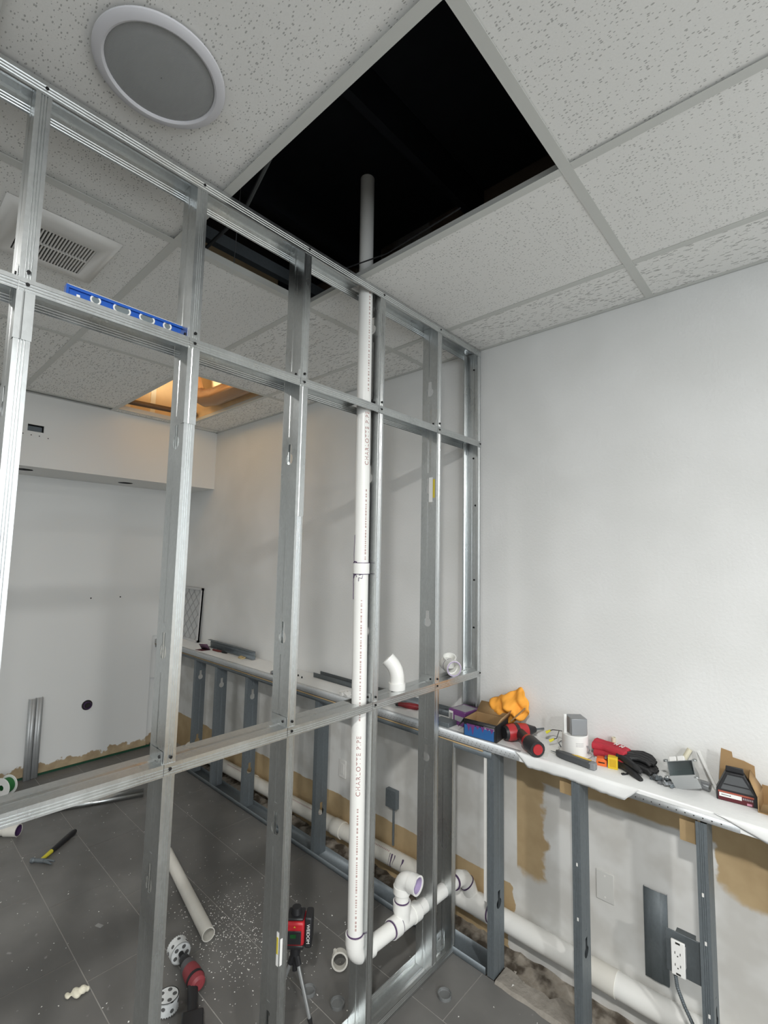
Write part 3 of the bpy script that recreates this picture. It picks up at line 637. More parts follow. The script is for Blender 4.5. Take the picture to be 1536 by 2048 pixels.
MB().hollow([-dv*.075, dv*.01], .0335, .028, 28).hollow([Vector((-.035, .035, .0)), Vector((-.02, .02, .042))], .033, .028, 24).build('body', mpvc, ft); MB().hollow([dv*.005, dv*.045], .0378, .0315, 30).build('hub', mpvc, ft)
MB().hollow([dv*.0445, dv*.0465], .0362, .0318, 30).build('primer_ring', mat('lilac_primer', (.42, .34, .52), .4), ft)
MB().hollow([-dv*.02, -dv*.017], .0342, .0335, 28).build('primer_ring', mprim, ft)

# ------------------------------------------------------------------ things on the ledge, right of the partition
def obox(mb, c, s, rz): mb.M = TR(*c, 0, 0, rz); mb.box(-s[0]/2, s[0]/2, -s[1]/2, s[1]/2, 0, s[2]); mb.M = Matrix()
mpur = mat('purple_card', (.17, .05, .20), .5); mgrey = mat('grey_card', (.36, .36, .38), .5)
b = thing('purple_box', 'small purple and grey carton against the partition end stud', 'box', (-.04, -.090, ZL), -.12)
MB().box(-.05, .055, -.06, .06, 0, .068).build('carton', mpur, b, bevel=.001)
MB().box(-.042, .045, -.045, .045, .068, .0688).build('top_print', mgrey, b); MB().box(-.049, -.022, -.0608, -.06, .008, .060).build('barcode_label', mwht, b)
for k in range(6): MB().box(-.045+k*.0035, -.0435+k*.0035, -.0613, -.0607, .02, .05).build('barcode_bar', mdark, b)
MB().box(-.012, .045, -.0606, -.06, .02, .045).build('front_print', mgrey, b)
b = thing('open_box', 'open black and blue screw carton with brown inside and raised flaps', 'box', (.132, -.168, ZL), .10)
mbluec = mat('blue_card', (.03, .13, .36), .5); mblk = mat('black_card', (.02, .02, .022), .5)
w2, d2, h2, t2 = .082, .068, .078, .0018
def wall5(name, pts, m, th=.0018): MB().add(pts, [(0, 1, 2, 3)]).build(name, m, b, solid=th)
MB().box(-w2, w2, -d2, d2, 0, .002).build('bottom', mcard, b)
MB().box(-w2, w2, -d2, -d2+t2, 0, h2).build('front', mblk, b); MB().box(-w2, w2, d2-t2, d2, 0, h2).build('back', mblk, b)
MB().box(-w2, -w2+t2, -d2, d2, 0, h2).build('side', mblk, b); MB().box(w2-t2, w2, -d2, d2, 0, h2).build('side', mblk, b)
MB().box(-w2+t2, w2-t2, d2-2*t2-.001, d2-t2, .002, h2).box(-w2+t2, -w2+2*t2, -d2+t2, d2-t2, .002, h2).box(w2-2*t2, w2-t2, -d2+t2, d2-t2, .002, h2).build('lining', mcard, b)
wall5('flap', [(-w2, d2, h2), (w2, d2, h2), (w2-.01, d2+.035, h2+.045), (-w2+.01, d2+.035, h2+.045)], mcard)
wall5('flap', [(-w2, -d2, h2), (-w2, d2, h2), (-w2-.03, d2-.02, h2-.03), (-w2-.03, -d2-.0, h2-.045)], mblk)
wall5('flap', [(w2, -d2, h2), (w2, d2, h2), (w2+.018, d2, h2+.04), (w2+.018, -d2+.01, h2+.03)], mcard)
wall5('flap', [(-w2, -d2, h2), (w2, -d2, h2), (w2-.006, -d2-.012, h2-.012), (-w2+.006, -d2-.012, h2-.012)], mblk)
MB().box(-w2+.004, w2-.012, -d2-.0012, -d2, .004, .052).build('blue_print', mbluec, b)
mb = MB()
for x, l in ((-.055, .035), (-.035, .048), (-.01, .018), (.015, .026), (.04, .014), (.06, .022)): mb.prism([(x-.012, .058), (x+.012, .058), (x+.004, .058-l*.6), (x, .058-l), (x-.004, .058-l*.6)], d2+.0012, d2+.0018, Matrix(((1, 0, 0, 0), (0, 0, -1, 0), (0, 1, 0, 0), (0, 0, 0, 1))))
mb.build('drip_print', mpur, b)
MB().box(.02, .072, -d2-.0016, -d2-.0010, .050, .066).build('product_print', mgrey, b)
tag(MB().box(.228, .272, -.07, -.02, ZL, ZL+.045).box(.234, .266, -.065, -.03, ZL+.045, ZL+.052).build('battery_pack', mblack, bevel=.004), 'black battery block behind the open carton on the ledge', 'battery')
tag(MB().cyl((.225, -.10, 1.055), (.290, -.085, 1.125), .0035, 8).build('wooden_stick', mcard), 'thin brown stick poking up beside the orange cloth', 'stick')
# orange cloth slumped over the carton against the wall
mor = mat('orange_fabric', (1.0, .42, .055), .8, var=.06, vs=30); N_ = 44; vs = []; fs = []
out = [(.070, 1.075), (.085, 1.115), (.135, 1.140), (.185, 1.165), (.245, 1.200), (.262, 1.185), (.290, 1.135), (.298, 1.105), (.270, 1.062), (.235, 1.055), (.200, 1.030), (.172, 1.020), (.150, 1.050), (.115, 1.058), (.085, 1.052)]
def ring_pt(t):
    f = t*len(out); i = int(f) % len(out); j = (i+1) % len(out); k = f-int(f); return (out[i][0]*(1-k)+out[j][0]*k, out[i][1]*(1-k)+out[j][1]*k)
cx, cz = .19, 1.105; NA, NR = 96, 16
for r in range(NR+1):
    q = (r+.15)/(NR+.15)
    for a in range(NA):
        px, pz = ring_pt(a/NA); x, z = cx+(px-cx)*q, cz+(pz-cz)*q
        fold = .011*math.sin(x*62+z*38+1.0*math.sin(z*40))+.006*math.sin(z*85-x*70)+.0025*math.sin(x*150+z*70)
        vs.append((x, -.082+fold+.034*q*q-.012*(1-q)+(z-1.1)*.22, z+.003*math.sin(x*140)))
for r in range(NR):
    for a in range(NA): fs.append((r*NA+a, r*NA+(a+1) % NA, (r+1)*NA+(a+1) % NA, (r+1)*NA+a))
fs.append(tuple(range(NA)))
o = MB().add(vs, fs).build('orange_cloth', mor, solid=.006, ang=1.5); tag(o, 'crumpled bright orange cloth over the open carton against the wall', 'cloth')
# cordless driver lying on the ledge
dr = thing('impact_driver', 'red and black cordless driver lying on the white ledge', 'drill', (.335, -.125, ZL), 0)
dr.scale = (1.18, 1.18, 1.18)
H0, H1 = Vector((-.075, -.045, .036)), Vector((-.015, .055, .038)); ax = (H1-H0).normalized()
MB().tube([H0-ax*.004, H0+ax*.01, H0+ax*.05, H0+ax*.085], [.026, .031, .031, .026], 20).build('motor_housing', mred, dr)
MB().tube([H0-ax*.012, H0-ax*.002], [.022, .027], 20).build('rear_cap', mblack, dr); MB().tube([H0+ax*.03, H0+ax*.045], .0318, 20).build('grip_band', mblack, dr)
MB().tube([H0+ax*.085, H0+ax*.105, H0+ax*.125], [.026, .018, .011], 18).build('nose', mblack, dr)
MB().tube([H0+ax*.125, H0+ax*.135, H0+ax*.165], [.007, .004, .003], 8).build('bit', mgal2, dr)
hd = Vector((.115, -.06, -.006)); 
MB().tube([H0+ax*.045, H0+ax*.04+hd*.35, H0+ax*.03+hd*.7], [.022, .019, .021], 16).build('handle', mblack, dr)
MB().tube([H0+ax*.06+hd*.12, H0+ax*.058+hd*.30], .008, 10).build('trigger', mred, dr)
MB().tube([H0+ax*.03+hd*.66, H0+ax*.028+hd*.78], [.026, .029], 16).build('collar', mred, dr)
MB().tube([H0+ax*.028+hd*.78, H0+ax*.02+hd*1.22], [.029, .028], 16).build('battery', mblack, dr)
MB().tube([H0+ax*.02+hd*1.20, H0+ax*.019+hd*1.245], [.020, .018], 14).build('battery_tip', mred, dr)
# recessed light housing with junction box
mzinc = mat('zinc_box', (.30, .31, .32), .35, .8); mcan = mat('white_can', (.80, .80, .78), .4)
rl_ = thing('light_housing', 'white recessed light can with grey junction box on top', 'light', (.520, -.085, ZL))
MB().lathe([(.001, .002), (.062, .002), (.066, .006), (.060, .010), (.054, .010), (.0525, .085), (.05, .088), (.001, .088)], 40).build('can', mcan, rl_)
MB().M
jb = MB(TR(.004, .004, .088, 0, 0, .75)).box(-.034, .034, -.034, .034, 0, .068).build('junction_box', mzinc, rl_, bevel=.002)
MB(TR(-.030, -.030, .088, 0, 0, -.8)).box(-.001, .001, -.006, .006, 0, .078).build('box_lid', mcan, rl_)
MB().box(-.0, .032, -.0545, -.0525, .045, .062).build('label', mgrey, rl_) if False else None
mb = MB()
for z in (.030, .036, .048, .054, .060):
    for k in range(7):
        a = -1.15+k*.09; a2 = a+.065
        mb.add([(.0533*math.cos(a), .0533*math.sin(a), z), (.0533*math.cos(a2), .0533*math.sin(a2), z), (.0533*math.cos(a2), .0533*math.sin(a2), z+.0022), (.0533*math.cos(a), .0533*math.sin(a), z+.0022)], [(0, 1, 2, 3)])
mb.build('label_print', mgrey, rl_, kind='stuff')
for a in (-2.6, -.2): MB().tube([(.056*math.cos(a), .056*math.sin(a), .05), (.068*math.cos(a), .068*math.sin(a), .04), (.058*math.cos(a), .058*math.sin(a), .022)], .003, 6).build('spring_clip', mzinc, rl_)
mdu = mat('wire_nut_yellow', (.75, .68, .05), .5)
for (p, c_) in (((-.115, .012, .066), mblack), ((-.085, -.02, .045), mblack)):
    p = Vector(p); MB().tube([Vector((-.045, -.012, .085)), Vector((-.07, 0, .08)), p+Vector((.012, 0, .006)), p], .0018, 6).build('wire', c_, rl_); MB().cyl(p, p+Vector((-.018, -.004, -.012)), .0042, 10, .0065).build('wire_nut', mdu, rl_)
MB().tube([(-.066, -.01, .004), (-.06, -.04, .003), (-.02, -.075, .003), (.03, -.072, .003), (.056, -.05, .003)], .0028, 6).build('spring_wire', mgal2, rl_)
tag(MB(TR(.62, -.035, ZL, 0, 0, .4)).box(-.035, .035, -.03, .03, 0, .012).box(-.02, .02, -.02, .02, .012, .018).build('connector_block', mwht, bevel=.003), 'small white plastic connector block beside the light can', 'connector')
# utility knife
uk = thing('utility_knife', 'grey utility knife with yellow trim lying along the ledge front', 'knife', (.555, -.178, ZL+.014), -.17)
mdg = mat('dark_grey_rubber', (.07, .075, .08), .5); my2 = mat('tool_yellow', (.72, .47, .03), .4)
uk.scale = (1, 1.5, 1.3)
prof = [(-.088, .004), (-.06, .011), (-.02, .0125), (.03, .013), (.07, .012), (.085, .008), (.086, -.006), (.07, -.011), (.02, -.010), (-.03, -.012), (-.065, -.010), (-.088, -.003)]
MB().prism([(x, y) for x, y in prof], -.009, .009).build('body', mdg, uk, bevel=.003)
MB().prism([(-.02, .004), (.0, .0135), (.06, .014), (.062, .006), (.03, .003)], -.0098, .0098).build('side_trim', my2, uk, bevel=.001)
MB().prism([(.066, .012), (.088, .009), (.089, -.007), (.066, -.0115)], -.0105, .0105).build('end_cap', mat('mid_grey_rubber', (.22, .23, .24), .5), uk, bevel=.003)
MB().prism([(-.088, .004), (-.088, -.003), (-.112, -.002)], -.0006, .0006).build('blade', mgal2, uk)
# work gloves (pair, one on the other)
mgr_ = mat('red_knit', (.52, .035, .055), .9, bump=.5, bs=500, var=.1, vs=60); mgb = mat('black_latex', (.012, .012, .013), .55, bump=.3, bs=120)
gl = thing('work_glove', 'red and black coated work glove lying palm down on top', 'glove', (.60, -.045, ZL), 0, 'work gloves')
def glove(t, off, dz, sq):
    P = lambda x, y, z: Vector((x, y, z))+Vector(off)
    c = MB()
    for k in range(3): c.tube([P(-.015, .022-.022*k, dz+.022+.005*math.sin(k*2)), P(.03, .018-.020*k, dz+.022), P(.09, .008-.022*k, dz+.022), P(.125, -.006-.022*k, dz+.020)], [.017, .015, .018, .017], 12)
    cu = c.build('cuff_and_back', mgr_, t); q = cu.modifiers.new('r', 'REMESH'); q.mode = 'VOXEL'; q.voxel_size = .0035; q = cu.modifiers.new('s', 'SMOOTH'); q.iterations = 4
    f = MB(); f.tube([P(.05, -.020, dz+.012), P(.10, -.028, dz+.012), P(.15, -.030, dz+.012)], [.016, .022, .02], 12).tube([P(.09, -.05, dz+.010), P(.145, -.055, dz+.010)], [.015, .016], 12).tube([P(.09, .0, dz+.010), P(.145, -.01, dz+.010)], [.014, .016], 12)
    for k, (sy, ly, r) in enumerate(((.004, .020, .0098), (-.016, -.002, .0108), (-.036, -.026, .0108), (-.056, -.048, .0100))):
        f.tube([P(.13, sy-.004, dz+.020), P(.165+.006*sq, ly-.002, dz+.024), P(.20, ly-.004, dz+.020), P(.226-.01*(k in (0, 3)), ly-.010, dz+.010)], [r*1.2, r*1.1, r, r*.8], 10)
    f.tube([P(.10, -.045, dz+.012), P(.135, -.072, dz+.012), P(.170, -.096, dz+.006), P(.196, -.108, dz-.004)], [.015, .0145, .0125, .0095], 10)
    fb = f.build('coated_fingers', mgb, t); q = fb.modifiers.new('r', 'REMESH'); q.mode = 'VOXEL'; q.voxel_size = .003; q = fb.modifiers.new('s', 'SMOOTH'); q.iterations = 3
glove(gl, (0, .004, 0), .030, 1)
for k in range(2):
    M_ = TR(.078+.024*k, -.004-.012*k, .0725, .1, 0, -.4)
    MB(M_).box(-.008, -.004, -.009, .009, 0, .0008).box(.003, .007, -.009, .009, 0, .0008).box(-.004, .003, -.002, .002, 0, .0008).build('printed_mark', mwht, gl)
g2 = thing('work_glove', 'second red and black work glove crushed underneath the first', 'glove', (.61, -.055, ZL), -.05, 'work gloves')
glove(g2, (.0, .008, 0), .006, 0)
for (x, y, n_, c_, lab) in ((.640, -.118, 'chalk_box', mat('orange_plastic', (.80, .16, .03), .4), 'small orange plastic block in front of the gloves'), (.683, -.116, 'screw_carton', mat('yellow_card', (.72, .50, .02), .5), 'small yellow upright carton in front of the gloves')):
    t = thing(n_, lab, 'box', (x, y, ZL), .25)
    if n_ == 'chalk_box':
        MB().prism([(-.022, 0), (.020, 0), (.020, .022), (.006, .030), (-.018, .028)], -.016, .016, Matrix(((1, 0, 0, 0), (0, 0, -1, 0), (0, 1, 0, 0), (0, 0, 0, 1)))).build('case', c_, t, bevel=.002); MB().box(-.012, .012, -.0172, -.0162, .012, .016).build('slot', mdark, t)
        MB().box(.012, .02, -.012, .012, .03, .036).build('clip', mgal2, t)
    else:
        MB().box(-.018, .018, -.015, .015, 0, .044).build('carton', c_, t, bevel=.001); MB().box(-.012, .012, -.0156, -.0150, .008, .036).build('print', mat('dark_yellow_card', (.60, .36, .01), .5), t)
tag(MB().cyl((.735, -.150, ZL), (.745, -.140, ZL+.004), .0035, 8).cyl((.735, -.150, ZL+.002), (.728, -.158, ZL+.002), .0055, 8).build('loose_screw', mdark), 'loose black screw on the ledge below the gloves', 'screw')
mcream = mat('cream_pipe', (.72, .68, .52), .5)
tag(MB().hollow([(.655, -.012, ZL), (.655, -.012, ZL+.085)], .0085, .0065, 14).build('pipe_offcut', mcream), 'cream plastic tube standing behind the red glove cuff', 'pipe offcut')
tag(MB().hollow([(.885, -.05, ZL+.012), (.935, -.02, ZL+.115)], .0095, .007, 14).build('pipe_offcut', mcream), 'cream plastic tube leaning behind the steel electrical box', 'pipe offcut')
# steel electrical box with its switch, and small hardware
eb = thing('electrical_box', 'tilted open steel electrical box with white terminals', 'electrical box', (.935, -.115, ZL+.042), 0, rot=(.62, -.30, .15))
MB().box(-.042, .042, -.030, -.028, -.024, .05).box(-.042, .042, .028, .030, -.024, .05).box(-.042, -.040, -.028, .028, -.024, .05).box(.040, .042, -.028, .028, -.024, .05).box(-.04, .04, -.028, .028, -.006, -.004).build('box_shell', mat('bright_zinc', (.62, .64, .65), .3, .9), eb)
MB().box(-.040, .040, -.0285, .0285, -.003, -.001).build('inside', mat('dark_zinc', (.12, .15, .15), .35, .5), eb)
for x in (-.034, -.006): MB().box(x, x+.024, .030, .052, .028, .048).build('terminal', mwht, eb, bevel=.002)
for x, y in ((-.05, -.03), (.05, .03), (-.046, .036), (.044, -.038)): MB().box(x-.008, x+.008, y-.004, y+.004, .046, .049).cyl((x, y, .045), (x, y, .053), .003, 8).build('ear', mgal, eb)
hw = thing('metal_connectors', 'heap of grey steel clamps beside the electrical box', 'hardware', (.858, -.135, ZL))
rr = random.Random(2)
for k in range(7):
    M_ = TR(-.028+.011*k, rr.uniform(-.02, .02), .008+.004*(k % 3), rr.uniform(-.6, .6), rr.uniform(-.6, .6), rr.uniform(0, 3))
    MB(M_).box(-.013, .013, -.005, .005, -.005, .005).cyl((-.008, 0, .004), (-.008, 0, .011), .003, 8).hollow([(.006, -.008, 0), (.006, .008, 0)], .008, .006, 12).build('clamp', mzinc if k % 2 else mgal2, hw)
tag(MB().cyl((.955, -.068, ZL+.016), (1.005, -.075, ZL+.016), .016, 18).build('steel_tube_piece', mzinc), 'short grey steel sleeve lying behind the electrical box', 'sleeve')
sv0, sv1 = Vector((.962, -.020, ZL+.118)), Vector((1.022, -.055, ZL+.008))
tag(MB().tube([sv0, sv1], .006, 4).build('white_strip', mwht), 'narrow white strip leaning against the wall by the screw pack', 'strip')
# boxed screws pack and the cardboard behind
sp_ = thing('screw_pack', 'black and dark red hanging screw pack standing upright', 'pack', (1.088, -.095, ZL), .12)
mtr = Matrix(((1, 0, 0, 0), (0, 0, -1, 0), (0, 1, 0, 0), (0, 0, 0, 1)))
MB().prism([(-.060, 0), (.058, 0), (.058, .036), (.022, .098), (-.032, .098), (-.060, .036)], -.018, .018, mtr).build('pack_body', mblack, sp_, bevel=.002)
MB().prism([(-.047, .040), (.046, .040), (.016, .090), (-.026, .090)], .0182, .0188, mtr).build('window', mat('smoked_window', (.10, .105, .11), .2), sp_)
MB().prism([(-.040, .056), (.036, .056), (.033, .060), (-.037, .060)], .0188, .0194, mtr).build('window_bar', mblack, sp_)
MB().prism([(-.032, .098), (.022, .098), (.020, .116), (-.030, .116)], -.002, .006, mtr).build('hang_tab', mblack, sp_, bevel=.002)
MB().prism([(-.055, .002), (.044, .002), (.044, .034), (-.055, .034)], .0182, .0188, mtr).build('label', mat('maroon_label', (.10, .012, .018), .45), sp_)
MB().prism([(-.055, .028), (.046, .028), (.046, .033), (-.055, .033)], .0188, .0192, mtr).build('stripe', mat('brick_label', (.40, .10, .06), .45), sp_)
MB().prism([(-.052, .014), (.012, .014), (.012, .027), (-.052, .027)], .0188, .0193, mtr).build('picture_panel', mwht, sp_)
MB().prism([(-.046, .022), (-.022, .021), (-.020, .023), (-.018, .019), (-.022, .0195), (-.046, .020)], .0193, .0197, mtr).build('screw_picture', mdark, sp_)
MB().prism([(.026, .003), (.040, .003), (.040, .010), (.026, .010)], .0188, .0193, mtr).build('pink_mark', mat('pink_print', (.65, .30, .40), .5), sp_)
for k in range(6): MB().prism([(.015+k*.005, .018), (.018+k*.005, .018), (.018+k*.005, .024), (.015+k*.005, .024)], .0188, .0193, mtr).build('print_mark', mgrey, sp_)
cb = thing('cardboard_flap', 'brown folded cardboard piece standing behind the screw pack', 'cardboard', (1.085, -.045, ZL), .05)
MB().prism([(-.060, 0), (.055, 0), (.050, .118), (.020, .128), (-.012, .132), (-.014, .150), (-.046, .156)], -.0015, .0015, mtr).build('panel', mcard, cb)
cb = thing('cardboard_box', 'torn open brown cardboard box at the ledge end', 'box', (1.195, -.085, ZL), -.05)
MB().box(-.045, .07, -.05, .05, 0, .003).box(-.045, -.042, -.05, .05, 0, .05).box(.067, .07, -.05, .05, 0, .06).box(-.045, .07, .047, .05, 0, .06).build('tray', mcard, cb)
MB().add([(-.045, -.05, .05), (-.045, .05, .05), (-.075, .03, .105), (-.07, -.02, .09)], [(0, 1, 2, 3)]).build('flap', mcard, cb, solid=.0025)
MB().add([(-.04, -.05, .004), (.07, -.05, .004), (.07, -.065, .05), (-.03, -.06, .035)], [(0, 1, 2, 3)]).build('front_flap', mcard, cb, solid=.0025)
tag(MB(TR(.40, -.20, ZL+.0006, 0, 0, .3)).box(-.045, .045, -.03, .03, 0, .0006).build('paper_sheet', mwht), 'small white paper sheet under the driver handle', 'paper')

# ------------------------------------------------------------------ things on the ledge beyond the partition
af = thing('air_filter', 'grey framed pleated air filter with diamond mesh leaning on wall', 'filter', (-3.19, -.034, ZL), 0, rot=(-.04, 0, 0))
mfil = mat('filter_media', (.56, .57, .57), .9, var=.06, vs=30); mfr = mat('filter_frame', (.62, .62, .62), .7); mms = mat('filter_mesh', (.34, .34, .35), .6)
fw_, fh = .205, .50
MB().box(-fw_, fw_, -.005, .010, 0, fh).build('media', mfil, af)
MB().box(-fw_, -fw_+.02, -.012, .012, 0, fh).box(fw_-.02, fw_, -.012, .012, 0, fh).box(-fw_, fw_, -.012, .012, 0, .02).box(-fw_, fw_, -.012, .012, fh-.02, fh).build('frame', mfr, af)
mb = MB()
for k in range(-3, 7):
    for s in (1, -1):
        z0 = k*.105
        pts = [(x, z0 + s*(x)*.95 + .2) for x in (-fw_+.02, fw_-.02)]
        (xa, za), (xb, zb) = pts
        def clip(xa, za, xb, zb):
            t0, t1 = 0., 1.; dz_ = zb-za
            for lim, sg in ((.02, 1), (fh-.02, -1)):
                a_, b_ = (za-lim)*sg, (zb-lim)*sg
                if a_ < 0 and b_ < 0: return None
                if a_ < 0: t0 = max(t0, a_/(a_-b_))
                if b_ < 0: t1 = min(t1, a_/(a_-b_))
            return t0, t1
        r_ = clip(xa, za, xb, zb)
        if r_ and r_[1]-r_[0] > .03:
            a_ = [(xa+(xb-xa)*t, -.0085, za+(zb-za)*t) for t in r_]; mb.cyl(a_[0], a_[1], .0016, 6)
mb.build('diamond_mesh', mms, af)
def chan(name, lab, L, loc, rot, w_=.06, f=.03, m=mgal2):
    t = MB().strip([(0, -w_/2, f), (0, -w_/2, 0), (0, -.006, 0), (0, 0, .002), (0, .006, 0), (0, w_/2, 0), (0, w_/2, f)], (L, 0, 0)).build(name, m, solid=.0011)
    t.location = loc; t.rotation_euler = rot; return tag(t, lab, 'channel')
chan('track_offcut', 'short steel track offcut on its side on the far ledge', .74, (-2.74, -.040, ZL+.033), (PI/2, 0, -.02))
chan('steel_track', 'long narrow steel track lying along the wall on the far ledge', 1.15, (-1.27, -.034, ZL+.001), (0, 0, -.015))
sd = thing('sandpaper', 'folded purple sanding sheet at the far end of the ledge', 'sheet', (-2.63, -.17, ZL), .2)
MB().add([(-.05, .03, .002), (.05, .04, .002), (.055, -.0, .055), (-.04, -.01, .05)], [(0, 1, 2, 3)]).build('upper_fold', mat('purple_paper', (.12, .06, .10), .8), sd, solid=.002)
MB().add([(-.06, -.03, .001), (.03, -.03, .001), (.05, .04, .001), (-.05, .03, .001)], [(0, 1, 2, 3)]).build('lower_fold', mat('dark_purple_paper', (.09, .02, .03), .8), sd, solid=.002)
pl_ = thing('pliers', 'dark pliers lying in front of the far track offcut', 'pliers', (-2.42, -.10, ZL+.008), -.05)
MB().tube([(-.13, .018, 0), (-.05, .012, 0), (0, 0, 0)], [.009, .009, .007], 8).build('handle', mblack, pl_); MB().tube([(-.13, -.022, 0), (-.05, -.014, 0), (0, 0, 0)], [.009, .009, .007], 8).build('handle', mat('dark_red_grip', (.12, .012, .01), .5), pl_)
MB().tube([(0, 0, 0), (.03, 0, 0), (.075, 0, 0)], [.012, .011, .004], 8).build('jaw', mdark, pl_)
tag(MB().tube([(-2.12+.035*math.cos(a), -.10+.02*math.sin(a), ZL+.006+.003*math.sin(3*a)) for a in [2*PI*k/20 for k in range(20)]], .006, 8, closed=True).build('string_loop', mat('tan_string', (.60, .47, .25), .9)), 'small loop of tan string on the far ledge', 'string')
for k, (x, y, l) in enumerate(((-1.50, -.215, 'crumbled grey debris lump on the far ledge edge'), (-.80, -.20, 'small white and brown scrap at ledge edge beside the vent pipe'))):
    t = MB(); r_ = random.Random(k)
    for q in range(6): t.M = TR(x+r_.uniform(-.035, .035), y+r_.uniform(-.02, .02), ZL+.008, r_.uniform(-.5, .5), r_.uniform(-.5, .5), r_.uniform(0, 3)); t.box(-.016, .016, -.010, .010, -.008, .012)
    t.M = Matrix(); tag(t.build('debris_lump', mzinc if k == 0 else mboard), l, 'debris')
for k, (x, y) in enumerate(((-1.36, -.125), (-1.30, -.14))): tag(MB().cyl((x, y, ZL), (x, y, ZL+.012), .006, 8, .003).build('loose_screw', mdark), ['left', 'right'][k]+' of the two black screws beside the long track on the ledge', 'screw')
sr = thing('screwdriver', 'red handled screwdriver lying on the ledge behind the partition', 'screwdriver', (-.39, -.130, ZL+.016), .30)
MB().tube([(-.055, 0, 0), (-.045, 0, 0), (-.03, 0, 0), (.02, 0, 0), (.065, 0, 0), (.075, 0, 0)], [.008, .011, .012, .017, .016, .010], 14).build('handle', mat('dark_red_plastic', (.20, .015, .02), .4), sr)
MB().tube([(-.060, 0, 0), (-.045, 0, 0)], .0125, 14).build('collar', mblack, sr); MB().cyl((-.06, 0, 0), (-.15, 0, -.008), .003, 8).build('shaft', mgal2, sr)
tag(MB().box(-.14, -.045, -.222, -.150, ZL, ZL+.022).build('steel_clip', mgal2, bevel=.002), 'small folded steel plate on the ledge beside the purple carton', 'plate')

# ------------------------------------------------------------------ things on the floor
lp = thing('loose_pipe', 'white plastic pipe offcut lying loose on the tiles', 'pipe', (-.868, -.982, .0302))
MB().hollow([(0, 0, 0), (-.76, .135, 0)], .0302, .0265, 30).build('pipe', mpvcd, lp)
hm = thing('hammer', 'claw hammer with black and yellow handle lying on floor', 'hammer', (-2.10, -1.375, .014))
hv = Vector((-.197, .225, 0)); hn = hv.normalized()
MB().tube([hv*.30, hv*.6, hv*.95, hv*1.02], [.013, .016, .017, .012], 14).build('grip', mblack, hm); MB().tube([hv*.0, hv*.32], [.010, .0125], 12).build('yellow_shaft', mat('hammer_yellow', (.62, .55, .05), .5), hm)
hp = Vector((hn.y, -hn.x, 0))
MB().tube([-hp*.055, -hp*.04, -hp*.035, hp*.02], [.014, .014, .010, .012], 14).build('head', mgal2, hm)
for s in (-1, 1): MB().tube([hp*.015, hp*.05+hn*.008*s-hn*.004, hp*.085+hn*.014*s-hn*.014], [.010, .0075, .003], 8).build('claw', mgal2, hm)
pp = thing('purple_end_pipe', 'white pipe end with purple primed socket at left edge of floor', 'pipe', (-2.53, -1.415, .034))
MB().hollow([(-.02, -.02, 0), (-.30, -.28, 0)], .0302, .0265, 26).build('pipe', mpvcd, pp); MB().hollow([(.012, .012, 0), (-.045, -.042, 0)], .0365, .030, 26).build('socket', mpvcd, pp)
MB().hollow([(.0125, .0126, 0), (-.02, -.02, 0)], .0322, .0299, 26).build('primer_lining', mprim, pp)
# drill with a dusty hole saw
mdust = mat('dusty_steel', (.70, .72, .72), .6, .1, var=.2, vs=60); mhs = mat('saw_slot', (.10, .10, .10), .7)
def holesaw(t, c, ax_, r=.043, L=.050):
    ax_ = Vector(ax_).normalized(); c = Vector(c); u = ax_.orthogonal().normalized(); v = ax_.cross(u)
    q = MB().hollow([c, c+ax_*L], r, r-.003, 28).tube([c, c+ax_*.004], r, 28); n_ = 28
    for k in range(n_):
        a = 2*PI*k/n_; e = c+ax_*L+(u*math.cos(a)+v*math.sin(a))*(r-.0015); q.cyl(e, e+ax_*.005, .003, 4, .0008)
    o = q.build('cup', mdust, t)
    for k in range(5):
        a = 2*PI*k/5+.3; e = c+(u*math.cos(a)+v*math.sin(a))*(r*.62)-ax_*.0006; MB().cyl(e, e+ax_*.001, .0085, 12).build('back_hole', mhs, o)
    for k in range(8):
        a = 2*PI*k/8; e = c+ax_*(.018+.014*(k % 2))+(u*math.cos(a)+v*math.sin(a))*(r-.0008); MB().cyl(e, e+(u*math.cos(a)+v*math.sin(a))*.0016, .0075, 10).build('side_hole', mhs, o)
    return o
d1 = thing('drill', 'red and black cordless drill with white hole saw lying on floor', 'drill', (-.66, -1.155, 0), 0)
A = Vector((-.165, .02, .055)); B = Vector((.03, 0, .055)); ax = (A-B).normalized()
holesaw(d1, A+ax*.0, ax)
MB().cyl(A-ax*.03, A+ax*.002, .011, 12).build('arbor', mdark, d1)
MB().tube([A-ax*.025, A-ax*.035, A-ax*.06, A-ax*.075], [.012, .020, .024, .024], 18).build('chuck', mblack, d1)
MB().tube([A-ax*.075, A-ax*.085, A-ax*.115], [.027, .031, .031], 20).build('gear_collar', mat('dark_grey_plastic', (.12, .12, .13), .4), d1)
MB().tube([A-ax*.11, A-ax*.13, A-ax*.18, A-ax*.20, A-ax*.208], [.032, .035, .035, .030, .02], 22).build('motor_housing', mat('dusty_red', (.30, .05, .06), .5, var=.2, vs=40), d1)
MB().tube([A-ax*.165, A-ax*.178], .0362, 22).build('black_band', mblack, d1)
MB().tube([B+Vector((-.02, -.01, -.005)), B+Vector((.05, -.045, -.025)), B+Vector((.11, -.075, -.034))], [.022, .019, .021], 14).build('handle', mblack, d1)
MB(TR(B.x+.135, B.y-.088, .002, 0, 0, -.5)).box(-.045, .04, -.04, .04, 0, .055).build('battery', mblack, d1, bevel=.006)
hs2 = thing('hole_saw', 'dusty white hole saw cup standing separately on the floor', 'hole saw', (-.665, -1.262, .0))
holesaw(hs2, (0, 0, .055), (.0, 0, -1), .042, .048)
